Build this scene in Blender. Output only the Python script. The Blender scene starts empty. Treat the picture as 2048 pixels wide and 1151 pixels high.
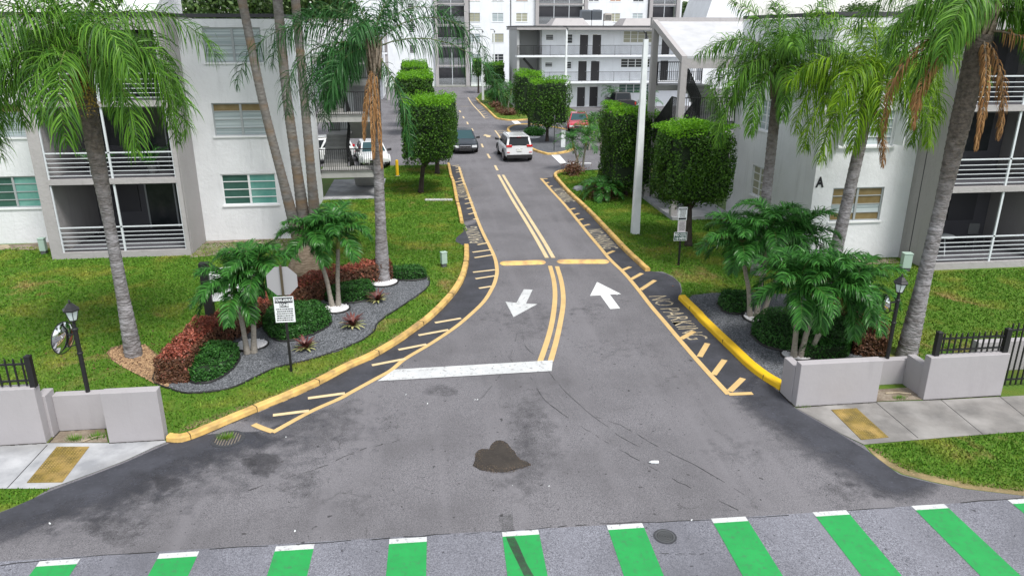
import bpy, math, random
import numpy as np
from mathutils import Vector, Matrix, Euler
from mathutils.geometry import tessellate_polygon
random.seed(7); RNG = np.random.default_rng(7)
SC = bpy.context.scene
COL = SC.collection
R = math.radians

# ---------------------------------------------------------------- camera
FPX, PCX, PCY, HOR, VPX, CH = 1482., 1024., 575.5, 62., 840., 8.0
TH = math.atan((PCY-HOR)/FPX)
YAW = math.atan((PCX-VPX)/math.hypot(FPX, PCY-HOR))
cam = bpy.data.cameras.new('camera'); camo = bpy.data.objects.new('camera', cam); COL.objects.link(camo)
camo.location = (0, 0, CH); camo.rotation_euler = (math.pi/2-TH, 0, -YAW)
cam.sensor_width = 36; cam.lens = 36*FPX/2048; cam.clip_start = .1; cam.clip_end = 2000
SC.camera = camo
# ---------------------------------------------------------------- world, sun, exposure (bright overcast)
SUN_EL, SUN_AZ = 60, 152         # azimuth measured from +Y towards +X
w = bpy.data.worlds.new('World'); SC.world = w; w.use_nodes = True
nt = w.node_tree; nt.nodes.clear()
sky = nt.nodes.new('ShaderNodeTexSky'); sky.sky_type = 'NISHITA'; sky.sun_disc = False
sky.sun_elevation = R(SUN_EL); sky.sun_rotation = R(SUN_AZ); sky.dust_density = 1.0; sky.air_density = 1.0; sky.ozone_density = 1
hs = nt.nodes.new('ShaderNodeHueSaturation'); hs.inputs['Saturation'].default_value = .22
bg = nt.nodes.new('ShaderNodeBackground'); bg.inputs[1].default_value = .122
wo = nt.nodes.new('ShaderNodeOutputWorld')
nt.links.new(sky.outputs[0], hs.inputs['Color']); nt.links.new(hs.outputs[0], bg.inputs[0]); nt.links.new(bg.outputs[0], wo.inputs[0])
sl = bpy.data.lights.new('sun', 'SUN'); sl.energy = 1.9; sl.angle = R(16); sl.color = (1, .96, .9)
so = bpy.data.objects.new('sun', sl); COL.objects.link(so)
sd = Vector((math.sin(R(SUN_AZ))*math.cos(R(SUN_EL)), math.cos(R(SUN_AZ))*math.cos(R(SUN_EL)), math.sin(R(SUN_EL))))
so.rotation_euler = sd.to_track_quat('Z', 'Y').to_euler(); so.location = (0, 40, 60)
SC.view_settings.view_transform = 'Standard'; SC.view_settings.look = 'None'
SC.view_settings.exposure = .93; SC.view_settings.gamma = 1.0
SC.render.engine = 'CYCLES'; SC.cycles.max_bounces = 5; SC.cycles.transparent_max_bounces = 12
SC.cycles.diffuse_bounces = 3; SC.cycles.glossy_bounces = 2; SC.cycles.use_denoising = True

# ---------------------------------------------------------------- picture point -> ground point
_fw = np.array([math.sin(YAW)*math.cos(TH), math.cos(YAW)*math.cos(TH), -math.sin(TH)])
_rt = np.array([math.cos(YAW), -math.sin(YAW), 0]); _up = np.cross(_rt, _fw)
def ray(x, y): return _fw*FPX+_rt*(x-PCX)-_up*(y-PCY)
def G(x, y, z=0.):
    r = ray(x, y); t = (z-CH)/r[2]; return (r[0]*t, r[1]*t)
def GP(*pts, z=0.): return [G(x, y, z) for x, y in pts]
def AY(x, y, Y):
    r = ray(x, y); t = Y/r[1]; return (r[0]*t, Y, CH+r[2]*t)
# ---------------------------------------------------------------- materials
MATS = {}
def hexc(h): return tuple(((int(h[i:i+2], 16)/255)**2.2) for i in (0, 2, 4))
def pm(name, c1, c2=None, scale=3., rough=.8, bump=0., bscale=20., metal=0., spec=.5, island=False, trans=0., detail=6., c3=None, s3=.4, stretch=None, thr=(.35, .65), gen=False, coat=0.):
    if name in MATS: return MATS[name]
    m = bpy.data.materials.new(name); m.use_nodes = True; n = m.node_tree.nodes; l = m.node_tree.links
    b = n['Principled BSDF']; b.inputs['Roughness'].default_value = rough; b.inputs['Metallic'].default_value = metal
    b.inputs['Specular IOR Level'].default_value = spec; b.inputs['Coat Weight'].default_value = coat
    b.inputs['Base Color'].default_value = (*c1, 1)
    tc = n.new('ShaderNodeTexCoord'); co = tc.outputs['Object'] if gen else None
    if co is None:
        ge = n.new('ShaderNodeNewGeometry'); co = ge.outputs['Position']
    if stretch:
        mp = n.new('ShaderNodeMapping'); mp.inputs['Scale'].default_value = stretch; l.new(co, mp.inputs[0]); co = mp.outputs[0]
    col = None
    if c2 is not None:
        if island:
            g2 = n.new('ShaderNodeNewGeometry'); f = g2.outputs['Random Per Island']
            mx = n.new('ShaderNodeMix'); mx.data_type = 'RGBA'; mx.inputs[6].default_value = (*c1, 1); mx.inputs[7].default_value = (*c2, 1)
            l.new(f, mx.inputs[0])
        else:
            no = n.new('ShaderNodeTexNoise'); no.inputs['Scale'].default_value = scale; no.inputs['Detail'].default_value = detail; no.inputs['Roughness'].default_value = .6
            l.new(co, no.inputs['Vector'])
            mr = n.new('ShaderNodeMapRange'); mr.inputs[1].default_value = thr[0]; mr.inputs[2].default_value = thr[1]; l.new(no.outputs[0], mr.inputs[0])
            mx = n.new('ShaderNodeMix'); mx.data_type = 'RGBA'; mx.inputs[6].default_value = (*c1, 1); mx.inputs[7].default_value = (*c2, 1)
            l.new(mr.outputs[0], mx.inputs[0])
        col = mx.outputs[2]
        if c3 is not None:
            no = n.new('ShaderNodeTexNoise'); no.inputs['Scale'].default_value = s3; no.inputs['Detail'].default_value = 5
            l.new(co, no.inputs['Vector'])
            mr = n.new('ShaderNodeMapRange'); mr.inputs[1].default_value = .45; mr.inputs[2].default_value = .72; l.new(no.outputs[0], mr.inputs[0])
            m2 = n.new('ShaderNodeMix'); m2.data_type = 'RGBA'; l.new(mr.outputs[0], m2.inputs[0]); l.new(col, m2.inputs[6]); m2.inputs[7].default_value = (*c3, 1)
            col = m2.outputs[2]
        l.new(col, b.inputs['Base Color'])
    if bump:
        no = n.new('ShaderNodeTexNoise'); no.inputs['Scale'].default_value = bscale; no.inputs['Detail'].default_value = 5; l.new(co, no.inputs['Vector'])
        bp = n.new('ShaderNodeBump'); bp.inputs['Strength'].default_value = 1; bp.inputs['Distance'].default_value = bump
        l.new(no.outputs[0], bp.inputs['Height']); l.new(bp.outputs[0], b.inputs['Normal'])
    if trans:
        tr = n.new('ShaderNodeBsdfTranslucent')
        if col is not None: l.new(col, tr.inputs[0])
        else: tr.inputs[0].default_value = (*c1, 1)
        ms = n.new('ShaderNodeMixShader'); ms.inputs[0].default_value = trans
        out = n['Material Output']; l.new(b.outputs[0], ms.inputs[1]); l.new(tr.outputs[0], ms.inputs[2]); l.new(ms.outputs[0], out.inputs[0])
    MATS[name] = m; return m
def nodes(m): return m.node_tree.nodes, m.node_tree.links, m.node_tree.nodes['Principled BSDF']
def sock(l, mxf, a, b_, n):
    mx = n.new('ShaderNodeMix'); mx.data_type = 'RGBA'
    for i, v in ((0, mxf), (6, a), (7, b_)):
        if isinstance(v, tuple): mx.inputs[i].default_value = (*v, 1)
        elif isinstance(v, float): mx.inputs[i].default_value = v
        else: l.new(v, mx.inputs[i])
    return mx.outputs[2]
def noise(n, l, co, s, d=5., ro=.55, lo=None, hi=None, dist=0.):
    no = n.new('ShaderNodeTexNoise'); no.inputs['Scale'].default_value = s; no.inputs['Detail'].default_value = d; no.inputs['Roughness'].default_value = ro
    no.inputs['Distortion'].default_value = dist; l.new(co, no.inputs['Vector'])
    if lo is None: return no.outputs[0]
    mr = n.new('ShaderNodeMapRange'); mr.inputs[1].default_value = lo; mr.inputs[2].default_value = hi; l.new(no.outputs[0], mr.inputs[0]); return mr.outputs[0]
def asphalt(name, base, light, dark, crack=.6):
    m = bpy.data.materials.new(name); m.use_nodes = True; n, l, b = nodes(m)
    ge = n.new('ShaderNodeNewGeometry'); co = ge.outputs['Position']
    c = sock(l, noise(n, l, co, 48, 3, .8, .38, .62), dark, light, n)                 # aggregate
    c = sock(l, noise(n, l, co, 150, 2, .9, .66, .7), c, (.33, .33, .34), n)           # pale stones
    mx = n.new('ShaderNodeMix'); mx.data_type = 'RGBA'; mx.blend_type = 'MIX'; mx.inputs[0].default_value = .22
    l.new(c, mx.inputs[6]); mx.inputs[7].default_value = (*base, 1); c = mx.outputs[2]
    c = sock(l, noise(n, l, co, 17, 4, .85, .52, .75), c, tuple(v*.62 for v in base), n)
    c = sock(l, noise(n, l, co, 21, 4, .85, .58, .78), c, tuple(min(1, v*1.6) for v in base), n)
    c = sock(l, noise(n, l, co, .35, 6, .6, .42, .75), c, tuple(v*.66 for v in base), n)
    mp = n.new('ShaderNodeMapping'); mp.inputs['Scale'].default_value = (1.6, .12, 1); l.new(co, mp.inputs[0])
    c = sock(l, noise(n, l, mp.outputs[0], 1.0, 4, .5, .5, .85), c, tuple(v*1.25 for v in base), n)   # wheel-worn streaks
    c = sock(l, noise(n, l, co, 13, 2, .5, .70, .73), c, tuple(v*.3 for v in base), n)
    c = sock(l, noise(n, l, co, 6, 3, .5, .69, .73), c, tuple(v*.35 for v in base), n)  # dark pocks
    # cracks
    vo = n.new('ShaderNodeTexVoronoi'); vo.feature = 'DISTANCE_TO_EDGE'; vo.inputs['Scale'].default_value = .32
    wn = n.new('ShaderNodeTexNoise'); wn.inputs['Scale'].default_value = 2.2; wn.inputs['Detail'].default_value = 6; l.new(co, wn.inputs['Vector'])
    va = n.new('ShaderNodeVectorMath'); va.operation = 'MULTIPLY_ADD'; va.inputs[1].default_value = (.9, .9, 0); l.new(wn.outputs['Color'], va.inputs[0]); l.new(co, va.inputs[2])
    l.new(va.outputs[0], vo.inputs['Vector'])
    mr = n.new('ShaderNodeMapRange'); mr.inputs[1].default_value = .004; mr.inputs[2].default_value = .0015; l.new(vo.outputs[0], mr.inputs[0])
    br = noise(n, l, co, 1.3, 4, .6, .5, .6)
    mu = n.new('ShaderNodeMath'); mu.operation = 'MULTIPLY'; l.new(mr.outputs[0], mu.inputs[0]); l.new(br, mu.inputs[1])
    m3 = n.new('ShaderNodeMath'); m3.operation = 'MULTIPLY'; l.new(mu.outputs[0], m3.inputs[0]); m3.inputs[1].default_value = crack
    c = sock(l, m3.outputs[0], c, (.012, .012, .012), n)
    l.new(c, b.inputs['Base Color']); b.inputs['Roughness'].default_value = .85; b.inputs['Specular IOR Level'].default_value = .35
    bp = n.new('ShaderNodeBump'); bp.inputs['Distance'].default_value = .006; l.new(noise(n, l, co, 70, 2, .7), bp.inputs['Height']); l.new(bp.outputs[0], b.inputs['Normal'])
    MATS[name] = m; return m
def paint(name, c, under, lo=.62, hi=.7, s=9.):
    m = bpy.data.materials.new(name); m.use_nodes = True; n, l, b = nodes(m)
    co = n.new('ShaderNodeNewGeometry').outputs['Position']
    k = sock(l, noise(n, l, co, 2.5, 4, .6, .3, .75), c, tuple(v*.78 for v in c), n)
    k = sock(l, noise(n, l, co, s, 7, .75, lo, hi), k, under, n)
    k = sock(l, noise(n, l, co, 55, 3, .9, .50, .68), k, tuple(.5*a+.5*b_ for a, b_ in zip(c, under)), n)
    l.new(k, b.inputs['Base Color']); b.inputs['Roughness'].default_value = .75
    MATS[name] = m; return m
def stucco(name, c, grime=.9, bump=.022, streak=True):
    m = bpy.data.materials.new(name); m.use_nodes = True; n, l, b = nodes(m)
    co = n.new('ShaderNodeNewGeometry').outputs['Position']
    k = sock(l, noise(n, l, co, .8, 5, .6, .35, .75), c, tuple(v*.9 for v in c), n)
    mp = n.new('ShaderNodeMapping'); mp.inputs['Scale'].default_value = (2.2, 2.2, .25); l.new(co, mp.inputs[0])
    if streak: k = sock(l, noise(n, l, mp.outputs[0], 1.6, 5, .6, .55, .85), k, tuple(v*(grime-.12) for v in c), n)
    l.new(k, b.inputs['Base Color']); b.inputs['Roughness'].default_value = .9; b.inputs['Specular IOR Level'].default_value = .2
    bp = n.new('ShaderNodeBump'); bp.inputs['Distance'].default_value = bump; l.new(noise(n, l, co, 7, 7, .7), bp.inputs['Height']); l.new(bp.outputs[0], b.inputs['Normal'])
    MATS[name] = m; return m
ASP = (.152, .148, .160)
asphalt('asphalt', ASP, (.27, .265, .285), (.06, .058, .066), .32)
asphalt('street asphalt', (.165, .168, .195), (.34, .35, .40), (.06, .062, .08), .25)
M_stucco = stucco('white stucco', (.76, .78, .81))
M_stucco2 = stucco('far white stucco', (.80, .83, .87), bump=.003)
M_fin = stucco('grey stucco', (.41, .395, .40))
M_wall = stucco('low wall render', (.385, .37, .385), .95, .006)
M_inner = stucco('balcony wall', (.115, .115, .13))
pm('coping', (.055, .055, .065)); pm('roof', (.42, .41, .42), (.33, .32, .33), 2.)
pm('rail white', (.62, .66, .70), rough=.5); pm('rail black', (.012, .012, .014), rough=.45)
pm('frame', (.34, .37, .385), rough=.5); pm('frame white', (.78, .8, .82), rough=.5)
pm('glass dark', (.018, .024, .028), (.05, .055, .06), 1.2, rough=.12); pm('glass teal', (.10, .30, .26), (.18, .38, .34), 1.5, rough=.2)
pm('glass green', (.03, .085, .07), (.05, .12, .1), 1.5, rough=.2)
pm('blind white', (.48, .55, .57), (.28, .34, .36), 14., rough=.35, stretch=(.01, .01, 1), thr=(.42, .58)); pm('blind brown', (.17, .12, .045), (.22, .17, .08), 3, rough=.4)
pm('blind grey', (.36, .40, .42), (.45, .49, .5), 8, rough=.3); pm('blind cream', (.40, .40, .30), (.3, .3, .22), 20, stretch=(.01, .01, 1), rough=.4)
pm('blind orange', (.38, .22, .13), (.3, .17, .1), 8, rough=.4)
pm('door black', (.022, .020, .024), rough=.5)
pm('concrete', (.46, .47, .49), (.26, .27, .29), 1.3, rough=.9, bump=.004, bscale=30, c3=(.22, .22, .22), s3=.55)
pm('concrete dark', (.235, .225, .215), (.15, .145, .14), 1.6, rough=.9, bump=.004, bscale=30, c3=(.32, .31, .30), s3=1.1)
paint('paint stencil', (.56, .47, .31), (.07, .07, .08), .50, .62, 13)
pm('concrete light', (.5, .5, .52), (.40, .41, .42), 2, rough=.9)
pm('kerb yellow', (.70, .47, .16), (.60, .38, .11), 1.5, rough=.75, bump=.006, bscale=14, c3=(.30, .20, .09), s3=3.2)
pm('kerb bright', (.82, .52, .012), (.75, .45, .01), 1.5, rough=.6, bump=.006, bscale=10)
pm('plate yellow', (.22, .155, .025), (.10, .075, .02), 4., rough=.6, c3=(.45, .30, .10), s3=2.2)
pm('dirt', (.20, .16, .12), (.30, .26, .21), 9., rough=1, bump=.02, bscale=25, c3=(.12, .09, .06), s3=2.)
pm('mulch', (.10, .06, .035), (.28, .19, .11), 26., rough=1, bump=.03, bscale=40, detail=3)
pm('gravel', (.045, .05, .056), (.16, .17, .19), 26., rough=.95, bump=.03, bscale=45, detail=3, thr=(.4, .6))
pm('edging', (.012, .012, .012), rough=.6)
pm('white stone', (.78, .78, .8), (.6, .6, .62), rough=.8, island=True)
pm('grey stone', (.04, .045, .05), (.23, .245, .27), rough=.95, island=True)
pm('trunk grey', (.27, .26, .27), (.13, .12, .12), 5, rough=.95, bump=.05, bscale=7, stretch=(1.3, 1.3, 3.2), c3=(.34, .33, .35), s3=2.0, thr=(.38, .62))
pm('trunk tan', (.22, .21, .20), (.12, .112, .105), 5, rough=.95, bump=.02, bscale=10, stretch=(1, 1, 2.5), c3=(.20, .14, .09), s3=.9)
def aged(name, c1, c2, z0, z1):
    m = MATS[name]; n, l, b = nodes(m); src = b.inputs['Base Color'].links[0].from_socket
    co = n.new('ShaderNodeNewGeometry').outputs['Position']; sp = n.new('ShaderNodeSeparateXYZ'); l.new(co, sp.inputs[0])
    ad = n.new('ShaderNodeMath'); ad.operation = 'MULTIPLY_ADD'; l.new(noise(n, l, co, 3.5, 6, .7), ad.inputs[0]); ad.inputs[1].default_value = 3.; l.new(sp.outputs[2], ad.inputs[2])
    mr = n.new('ShaderNodeMapRange'); mr.inputs[1].default_value = z0+1.5; mr.inputs[2].default_value = z1+1.5; mr.inputs[4].default_value = .9; l.new(ad.outputs[0], mr.inputs[0])
    sh = sock(l, noise(n, l, co, 9, 5, .7, .35, .65), c1, c2, n); l.new(sock(l, mr.outputs[0], src, sh, n), b.inputs['Base Color'])
aged('trunk grey', (.045, .036, .028), (.16, .13, .105), 3.2, 5.6)
pm('trunk shaggy', (.13, .10, .08), (.035, .028, .022), 6, rough=1, bump=.09, bscale=8, stretch=(1.2, 1.2, 3.), c3=(.26, .22, .19), s3=3.)
pm('trunk brown', (.10, .075, .05), (.20, .16, .12), 5, rough=1, bump=.05, bscale=8, stretch=(1, 1, 5))
pm('bark', (.035, .028, .022), (.07, .055, .045), 9, rough=1, bump=.03, bscale=18, stretch=(1, 1, .4))
pm('boot', (.30, .25, .20), (.12, .09, .06), 8, rough=.9, bump=.03, bscale=12)
pm('shaft green', (.20, .26, .05), (.30, .30, .10), 3, rough=.5)
pm('slim trunk', (.34, .31, .27), (.22, .2, .17), 9, rough=.9, bump=.01, bscale=12, stretch=(1, 1, 5))
pm('frond green', (.026, .095, .012), (.15, .33, .035), rough=.42, spec=.22, island=True, trans=.28)
pm('frond dark', (.012, .055, .016), (.06, .19, .05), rough=.42, spec=.22, island=True, trans=.25)
pm('frond lime', (.05, .15, .01), (.26, .44, .02), rough=.45, spec=.22, island=True, trans=.32)
pm('frond dead', (.20, .09, .03), (.42, .24, .10), rough=.9, island=True, trans=.1)
pm('seeds', (.16, .13, .05), (.45, .30, .03), rough=.7, island=True)
pm('short frond', (.014, .07, .014), (.07, .24, .04), rough=.32, spec=.22, island=True, trans=.22)
pm('rib', (.10, .13, .035), rough=.6)
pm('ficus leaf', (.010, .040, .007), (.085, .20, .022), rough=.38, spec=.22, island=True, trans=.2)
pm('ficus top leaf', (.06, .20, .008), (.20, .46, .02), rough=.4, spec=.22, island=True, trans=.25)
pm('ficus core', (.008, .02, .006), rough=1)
pm('shrub leaf', (.012, .055, .012), (.06, .19, .035), rough=.4, spec=.22, island=True, trans=.2)
pm('red leaf', (.22, .045, .03), (.50, .16, .10), rough=.5, island=True, trans=.2)
pm('brown leaf', (.09, .035, .02), (.16, .075, .035), rough=.6, island=True, trans=.1)
pm('brown red leaf', (.12, .03, .015), (.28, .10, .045), rough=.6, island=True, trans=.1)
pm('brom dark', (.05, .015, .018), (.16, .05, .04), rough=.4, island=True); pm('brom pale', (.45, .42, .2), (.3, .33, .12), rough=.5, island=True)
pm('utility green', (.36, .48, .42), rough=.6); pm('sign back', (.40, .40, .42), rough=.45, metal=.3); pm('sign white', (.76, .80, .82), rough=.5)
pm('sign black', (.01, .01, .015), rough=.5); pm('sign green', (.012, .07, .055), rough=.5); pm('sign pink', (.62, .58, .62), rough=.5)
pm('post brown', (.07, .055, .03), rough=.7); pm('pole white', (.76, .80, .82), (.66, .70, .72), 2, rough=.7)
pm('iron', (.45, .45, .47), rough=.5, metal=.8); pm('cast iron', (.055, .06, .068), (.03, .03, .035), 30, rough=.7)
pm('frosted', (.62, .70, .70), rough=.25); pm('mirror', (.8, .83, .85), rough=.04, metal=1.)
pm('green paint dummy', (.02, .5, .12))
paint('bike green', (.010, .33, .07), (.06, .12, .08), .54, .74, 10); paint('paint white', (.62, .64, .65), (.2, .2, .21), .56, .63, 9)
paint('paint bright white', (.80, .82, .83), (.35, .35, .36), .70, .74, 9)
paint('paint yellow', (.68, .47, .20), (.30, .22, .13), .60, .70, 14); paint('paint pale yellow', (.74, .58, .34), (.32, .26, .18), .60, .72, 12)
paint('paint old', (.46, .40, .28), (.16, .16, .165), .48, .62, 16)
pm('hump yellow', (.74, .50, .14), (.70, .46, .20), 2.5, rough=.8, c3=(.38, .22, .12), s3=3.)
# lawn
def lawn(name, ground):
    m = bpy.data.materials.new(name); m.use_nodes = True; n, l, b = nodes(m)
    co = n.new('ShaderNodeNewGeometry').outputs['Position']
    isl = n.new('ShaderNodeNewGeometry').outputs['Random Per Island']
    g1, g2 = ((.055, .125, .010), (.10, .18, .02)) if ground else ((.045, .140, .010), (.125, .26, .022))
    c = sock(l, noise(n, l, co, 22, 4, .7, .35, .65) if ground else isl, g1, g2, n)
    c = sock(l, noise(n, l, co, .55, 5, .62, .50, .72), c, (.26, .28, .04) if not ground else (.15, .16, .03), n)
    c = sock(l, noise(n, l, co, .34, 6, .7, .575, .70, .6), c, (.30, .23, .075) if not ground else (.22, .16, .07), n)
    l.new(c, b.inputs['Base Color']); b.inputs['Roughness'].default_value = .7; b.inputs['Specular IOR Level'].default_value = .25
    if ground:
        bp = n.new('ShaderNodeBump'); bp.inputs['Distance'].default_value = .012; l.new(noise(n, l, co, 45, 3, .7), bp.inputs['Height']); l.new(bp.outputs[0], b.inputs['Normal'])
    MATS[name] = m; return m
lawn('lawn ground', True); lawn('lawn blades', False)
def fade_mat(name, c, speck=True):
    m = bpy.data.materials.new(name); m.use_nodes = True; n, l, b = nodes(m)
    co = n.new('ShaderNodeNewGeometry').outputs['Position']
    at = n.new('ShaderNodeAttribute'); at.attribute_name = 'fade'
    k = sock(l, noise(n, l, co, 60, 3, .8, .3, .7), tuple(v*.75 for v in c), tuple(v*1.35 for v in c), n)
    k = sock(l, noise(n, l, co, 1.4, 6, .65, .4, .7), k, tuple(v*1.9 for v in c), n)
    k = sock(l, noise(n, l, co, 14, 4, .8, .56, .74), k, tuple(v*2.6 for v in c), n)
    l.new(k, b.inputs['Base Color']); b.inputs['Roughness'].default_value = .8
    # breakup: alpha = smoothstep(fade + noise)
    ad = n.new('ShaderNodeMath'); ad.operation = 'ADD'; l.new(at.outputs['Fac'], ad.inputs[0])
    s1 = n.new('ShaderNodeMath'); s1.operation = 'MULTIPLY_ADD'; s1.inputs[1].default_value = .9; s1.inputs[2].default_value = -.45
    l.new(noise(n, l, co, 3.5, 6, .7), s1.inputs[0]); l.new(s1.outputs[0], ad.inputs[1])
    mr = n.new('ShaderNodeMapRange'); mr.inputs[1].default_value = .1; mr.inputs[2].default_value = .75; mr.inputs[4].default_value = .88; l.new(ad.outputs[0], mr.inputs[0])
    l.new(mr.outputs[0], b.inputs['Alpha']); MATS[name] = m; return m
fade_mat('sealed asphalt', (.034, .036, .045)); fade_mat('stain dark', (.035, .035, .04)); fade_mat('spill soil', (.030, .025, .021)); fade_mat('pale wear', (.24, .24, .25))
fade_mat('dry edge', (.21, .16, .08)); fade_mat('tyre marks', (.03, .035, .03))
# ---------------------------------------------------------------- object helpers
ORG = {}
def tag(o, label=None, cat=None, group=None, kind=None):
    if label: o['label'] = label
    if cat: o['category'] = cat
    if group: o['group'] = group
    if kind: o['kind'] = kind
    return o
def root(name, label, cat, loc=(0, 0, 0), group=None, rz=0):
    o = bpy.data.objects.new(name, None); COL.objects.link(o); o.location = loc; o.rotation_euler = (0, 0, rz); o.empty_display_size = .2
    ORG[o.name] = np.array(loc, float); return tag(o, label, cat, group)
def link(name, me, mats, parent=None, origin=None):
    o = bpy.data.objects.new(name, me); COL.objects.link(o)
    for m in (mats if isinstance(mats, (list, tuple)) else [mats]): me.materials.append(MATS[m] if isinstance(m, str) else m)
    if parent is not None:
        o.parent = parent; ORG[o.name] = ORG[parent.name]
    else:
        o.location = origin; ORG[o.name] = np.array(origin, float)
    return o
def npmesh(name, V, F, mats, parent=None, mi=None, smooth=False, origin=None, fade=None):
    V = np.asarray(V, float)
    if parent is not None: V = V-ORG[parent.name]
    else:
        if origin is None: origin = ((V[:, 0].min()+V[:, 0].max())/2, (V[:, 1].min()+V[:, 1].max())/2, V[:, 2].min())
        V = V-np.array(origin)
    me = bpy.data.meshes.new(name)
    if isinstance(F, np.ndarray):
        k = F.shape[1]; me.vertices.add(len(V)); me.vertices.foreach_set('co', V.astype(np.float32).ravel())
        me.loops.add(F.size); me.loops.foreach_set('vertex_index', F.astype(np.int32).ravel())
        me.polygons.add(len(F)); me.polygons.foreach_set('loop_start', np.arange(0, F.size, k, dtype=np.int32)); me.update(calc_edges=True)
    else:
        me.from_pydata([tuple(v) for v in V], [], F)
    if mi is not None: me.polygons.foreach_set('material_index', np.asarray(mi, np.int32))
    if smooth: me.polygons.foreach_set('use_smooth', np.ones(len(me.polygons), bool))
    if fade is not None:
        a = me.attributes.new('fade', 'FLOAT', 'POINT'); a.data.foreach_set('value', np.asarray(fade, np.float32))
    me.validate(); me.update()
    return link(name, me, mats, parent, origin)
class MB:
    def __init__(s): s.v = []; s.f = []; s.m = []; s.cur = 0
    def add(s, vs, fs):
        o = len(s.v); s.v += [tuple(v) for v in vs]; s.f += [tuple(i+o for i in f) for f in fs]; s.m += [s.cur]*len(fs); return s
    def box(s, x0, x1, y0, y1, z0, z1):
        if x0 > x1: x0, x1 = x1, x0
        if y0 > y1: y0, y1 = y1, y0
        return s.add([(x0, y0, z0), (x1, y0, z0), (x1, y1, z0), (x0, y1, z0), (x0, y0, z1), (x1, y0, z1), (x1, y1, z1), (x0, y1, z1)],
              [(0, 3, 2, 1), (4, 5, 6, 7), (0, 1, 5, 4), (1, 2, 6, 5), (2, 3, 7, 6), (3, 0, 4, 7)])
    def prism(s, poly, z0, z1, inset=0.):
        n = len(poly); a = sum(poly[i][0]*poly[(i+1) % n][1]-poly[(i+1) % n][0]*poly[i][1] for i in range(n))
        if a < 0: poly = poly[::-1]
        cx = sum(p[0] for p in poly)/n; cy = sum(p[1] for p in poly)/n
        top = [(p[0]+(cx-p[0])*inset, p[1]+(cy-p[1])*inset, z1) for p in poly]
        vs = [(p[0], p[1], z0) for p in poly]+top
        fs = [(i, (i+1) % n, (i+1) % n+n, i+n) for i in range(n)]
        tr = tessellate_polygon([[Vector((p[0], p[1], 0)) for p in poly]])
        for t in tr:
            t = list(t); ar = (poly[t[1]][0]-poly[t[0]][0])*(poly[t[2]][1]-poly[t[0]][1])-(poly[t[2]][0]-poly[t[0]][0])*(poly[t[1]][1]-poly[t[0]][1])
            if ar < 0: t = t[::-1]
            fs.append(tuple(i+n for i in t)); fs.append(tuple(t[::-1]))
        return s.add(vs, fs)
    def bar(s, p, q, w, h=None, up=(0, 0, 1)):
        h = h or w; p = Vector(p); q = Vector(q); d = (q-p).normalized(); u = Vector(up)
        if abs(d.dot(u)) > .98: u = Vector((0, 1, 0))
        sd_ = d.cross(u).normalized(); u = sd_.cross(d)
        vs = [p+sd_*a*w/2+u*b*h/2 for a, b in ((-1, -1), (1, -1), (1, 1), (-1, 1))]+[q+sd_*a*w/2+u*b*h/2 for a, b in ((-1, -1), (1, -1), (1, 1), (-1, 1))]
        return s.add(vs, [(3, 2, 1, 0), (4, 5, 6, 7), (0, 1, 5, 4), (1, 2, 6, 5), (2, 3, 7, 6), (3, 0, 4, 7)])
    def tube(s, pts, rad, n=10, cap=True, ph=0.):
        pts = [Vector(p) for p in pts]; rad = rad if isinstance(rad, (list, tuple)) else [rad]*len(pts)
        vs = []
        for i, p in enumerate(pts):
            d = (pts[min(i+1, len(pts)-1)]-pts[max(i-1, 0)]).normalized(); u = Vector((0, 1, 0)) if abs(d.z) > .6 else Vector((0, 0, 1))
            a = d.cross(u).normalized(); b = d.cross(a)
            vs += [p+a*math.cos(ph+2*math.pi*k/n)*rad[i]+b*math.sin(ph+2*math.pi*k/n)*rad[i] for k in range(n)]
        fs = [(i*n+k, i*n+(k+1) % n, (i+1)*n+(k+1) % n, (i+1)*n+k) for i in range(len(pts)-1) for k in range(n)]
        if cap: fs += [tuple(range(n-1, -1, -1)), tuple(range((len(pts)-1)*n, len(pts)*n))]
        return s.add(vs, fs)
    def lathe(s, c, prof, n=16, ph=0.):   # prof: (r, z)
        vs = [(c[0]+r*math.cos(ph+2*math.pi*k/n), c[1]+r*math.sin(ph+2*math.pi*k/n), c[2]+z) for r, z in prof for k in range(n)]
        fs = [(i*n+k, i*n+(k+1) % n, (i+1)*n+(k+1) % n, (i+1)*n+k) for i in range(len(prof)-1) for k in range(n)]
        return s.add(vs, fs+[tuple(range(n-1, -1, -1)), tuple(range((len(prof)-1)*n, len(prof)*n))])
    def build(s, name, mats, parent=None, smooth=False, origin=None):
        return npmesh(name, s.v, s.f, mats, parent, s.m, smooth, origin)
def copy_tree(o, parent=None, loc=None, rz=None, name=None):
    c = o.copy(); COL.objects.link(c); c.parent = parent; ORG[c.name] = ORG[o.name]
    for ch in list(o.children): copy_tree(ch, c)
    if loc is not None: c.location = loc
    if rz is not None: c.rotation_euler[2] = rz
    return c
def bevel(o, w=.02, seg=2):
    m = o.modifiers.new('bevel', 'BEVEL'); m.width = w; m.segments = seg; m.limit_method = 'ANGLE'; return o
def sheet(name, poly, z, mat, kind='structure', label=None, cat=None, group=None):
    n = len(poly); V = [(p[0], p[1], z) for p in poly]
    tr = tessellate_polygon([[Vector((p[0], p[1], 0)) for p in poly]]); fs = []
    for t in tr:
        t = list(t); ar = (poly[t[1]][0]-poly[t[0]][0])*(poly[t[2]][1]-poly[t[0]][1])-(poly[t[2]][0]-poly[t[0]][0])*(poly[t[1]][1]-poly[t[0]][1])
        if ar < 0: t = t[::-1]
        fs.append(tuple(t))
    o = npmesh(name, V, fs, mat); return tag(o, label, cat, group, kind)
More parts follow.
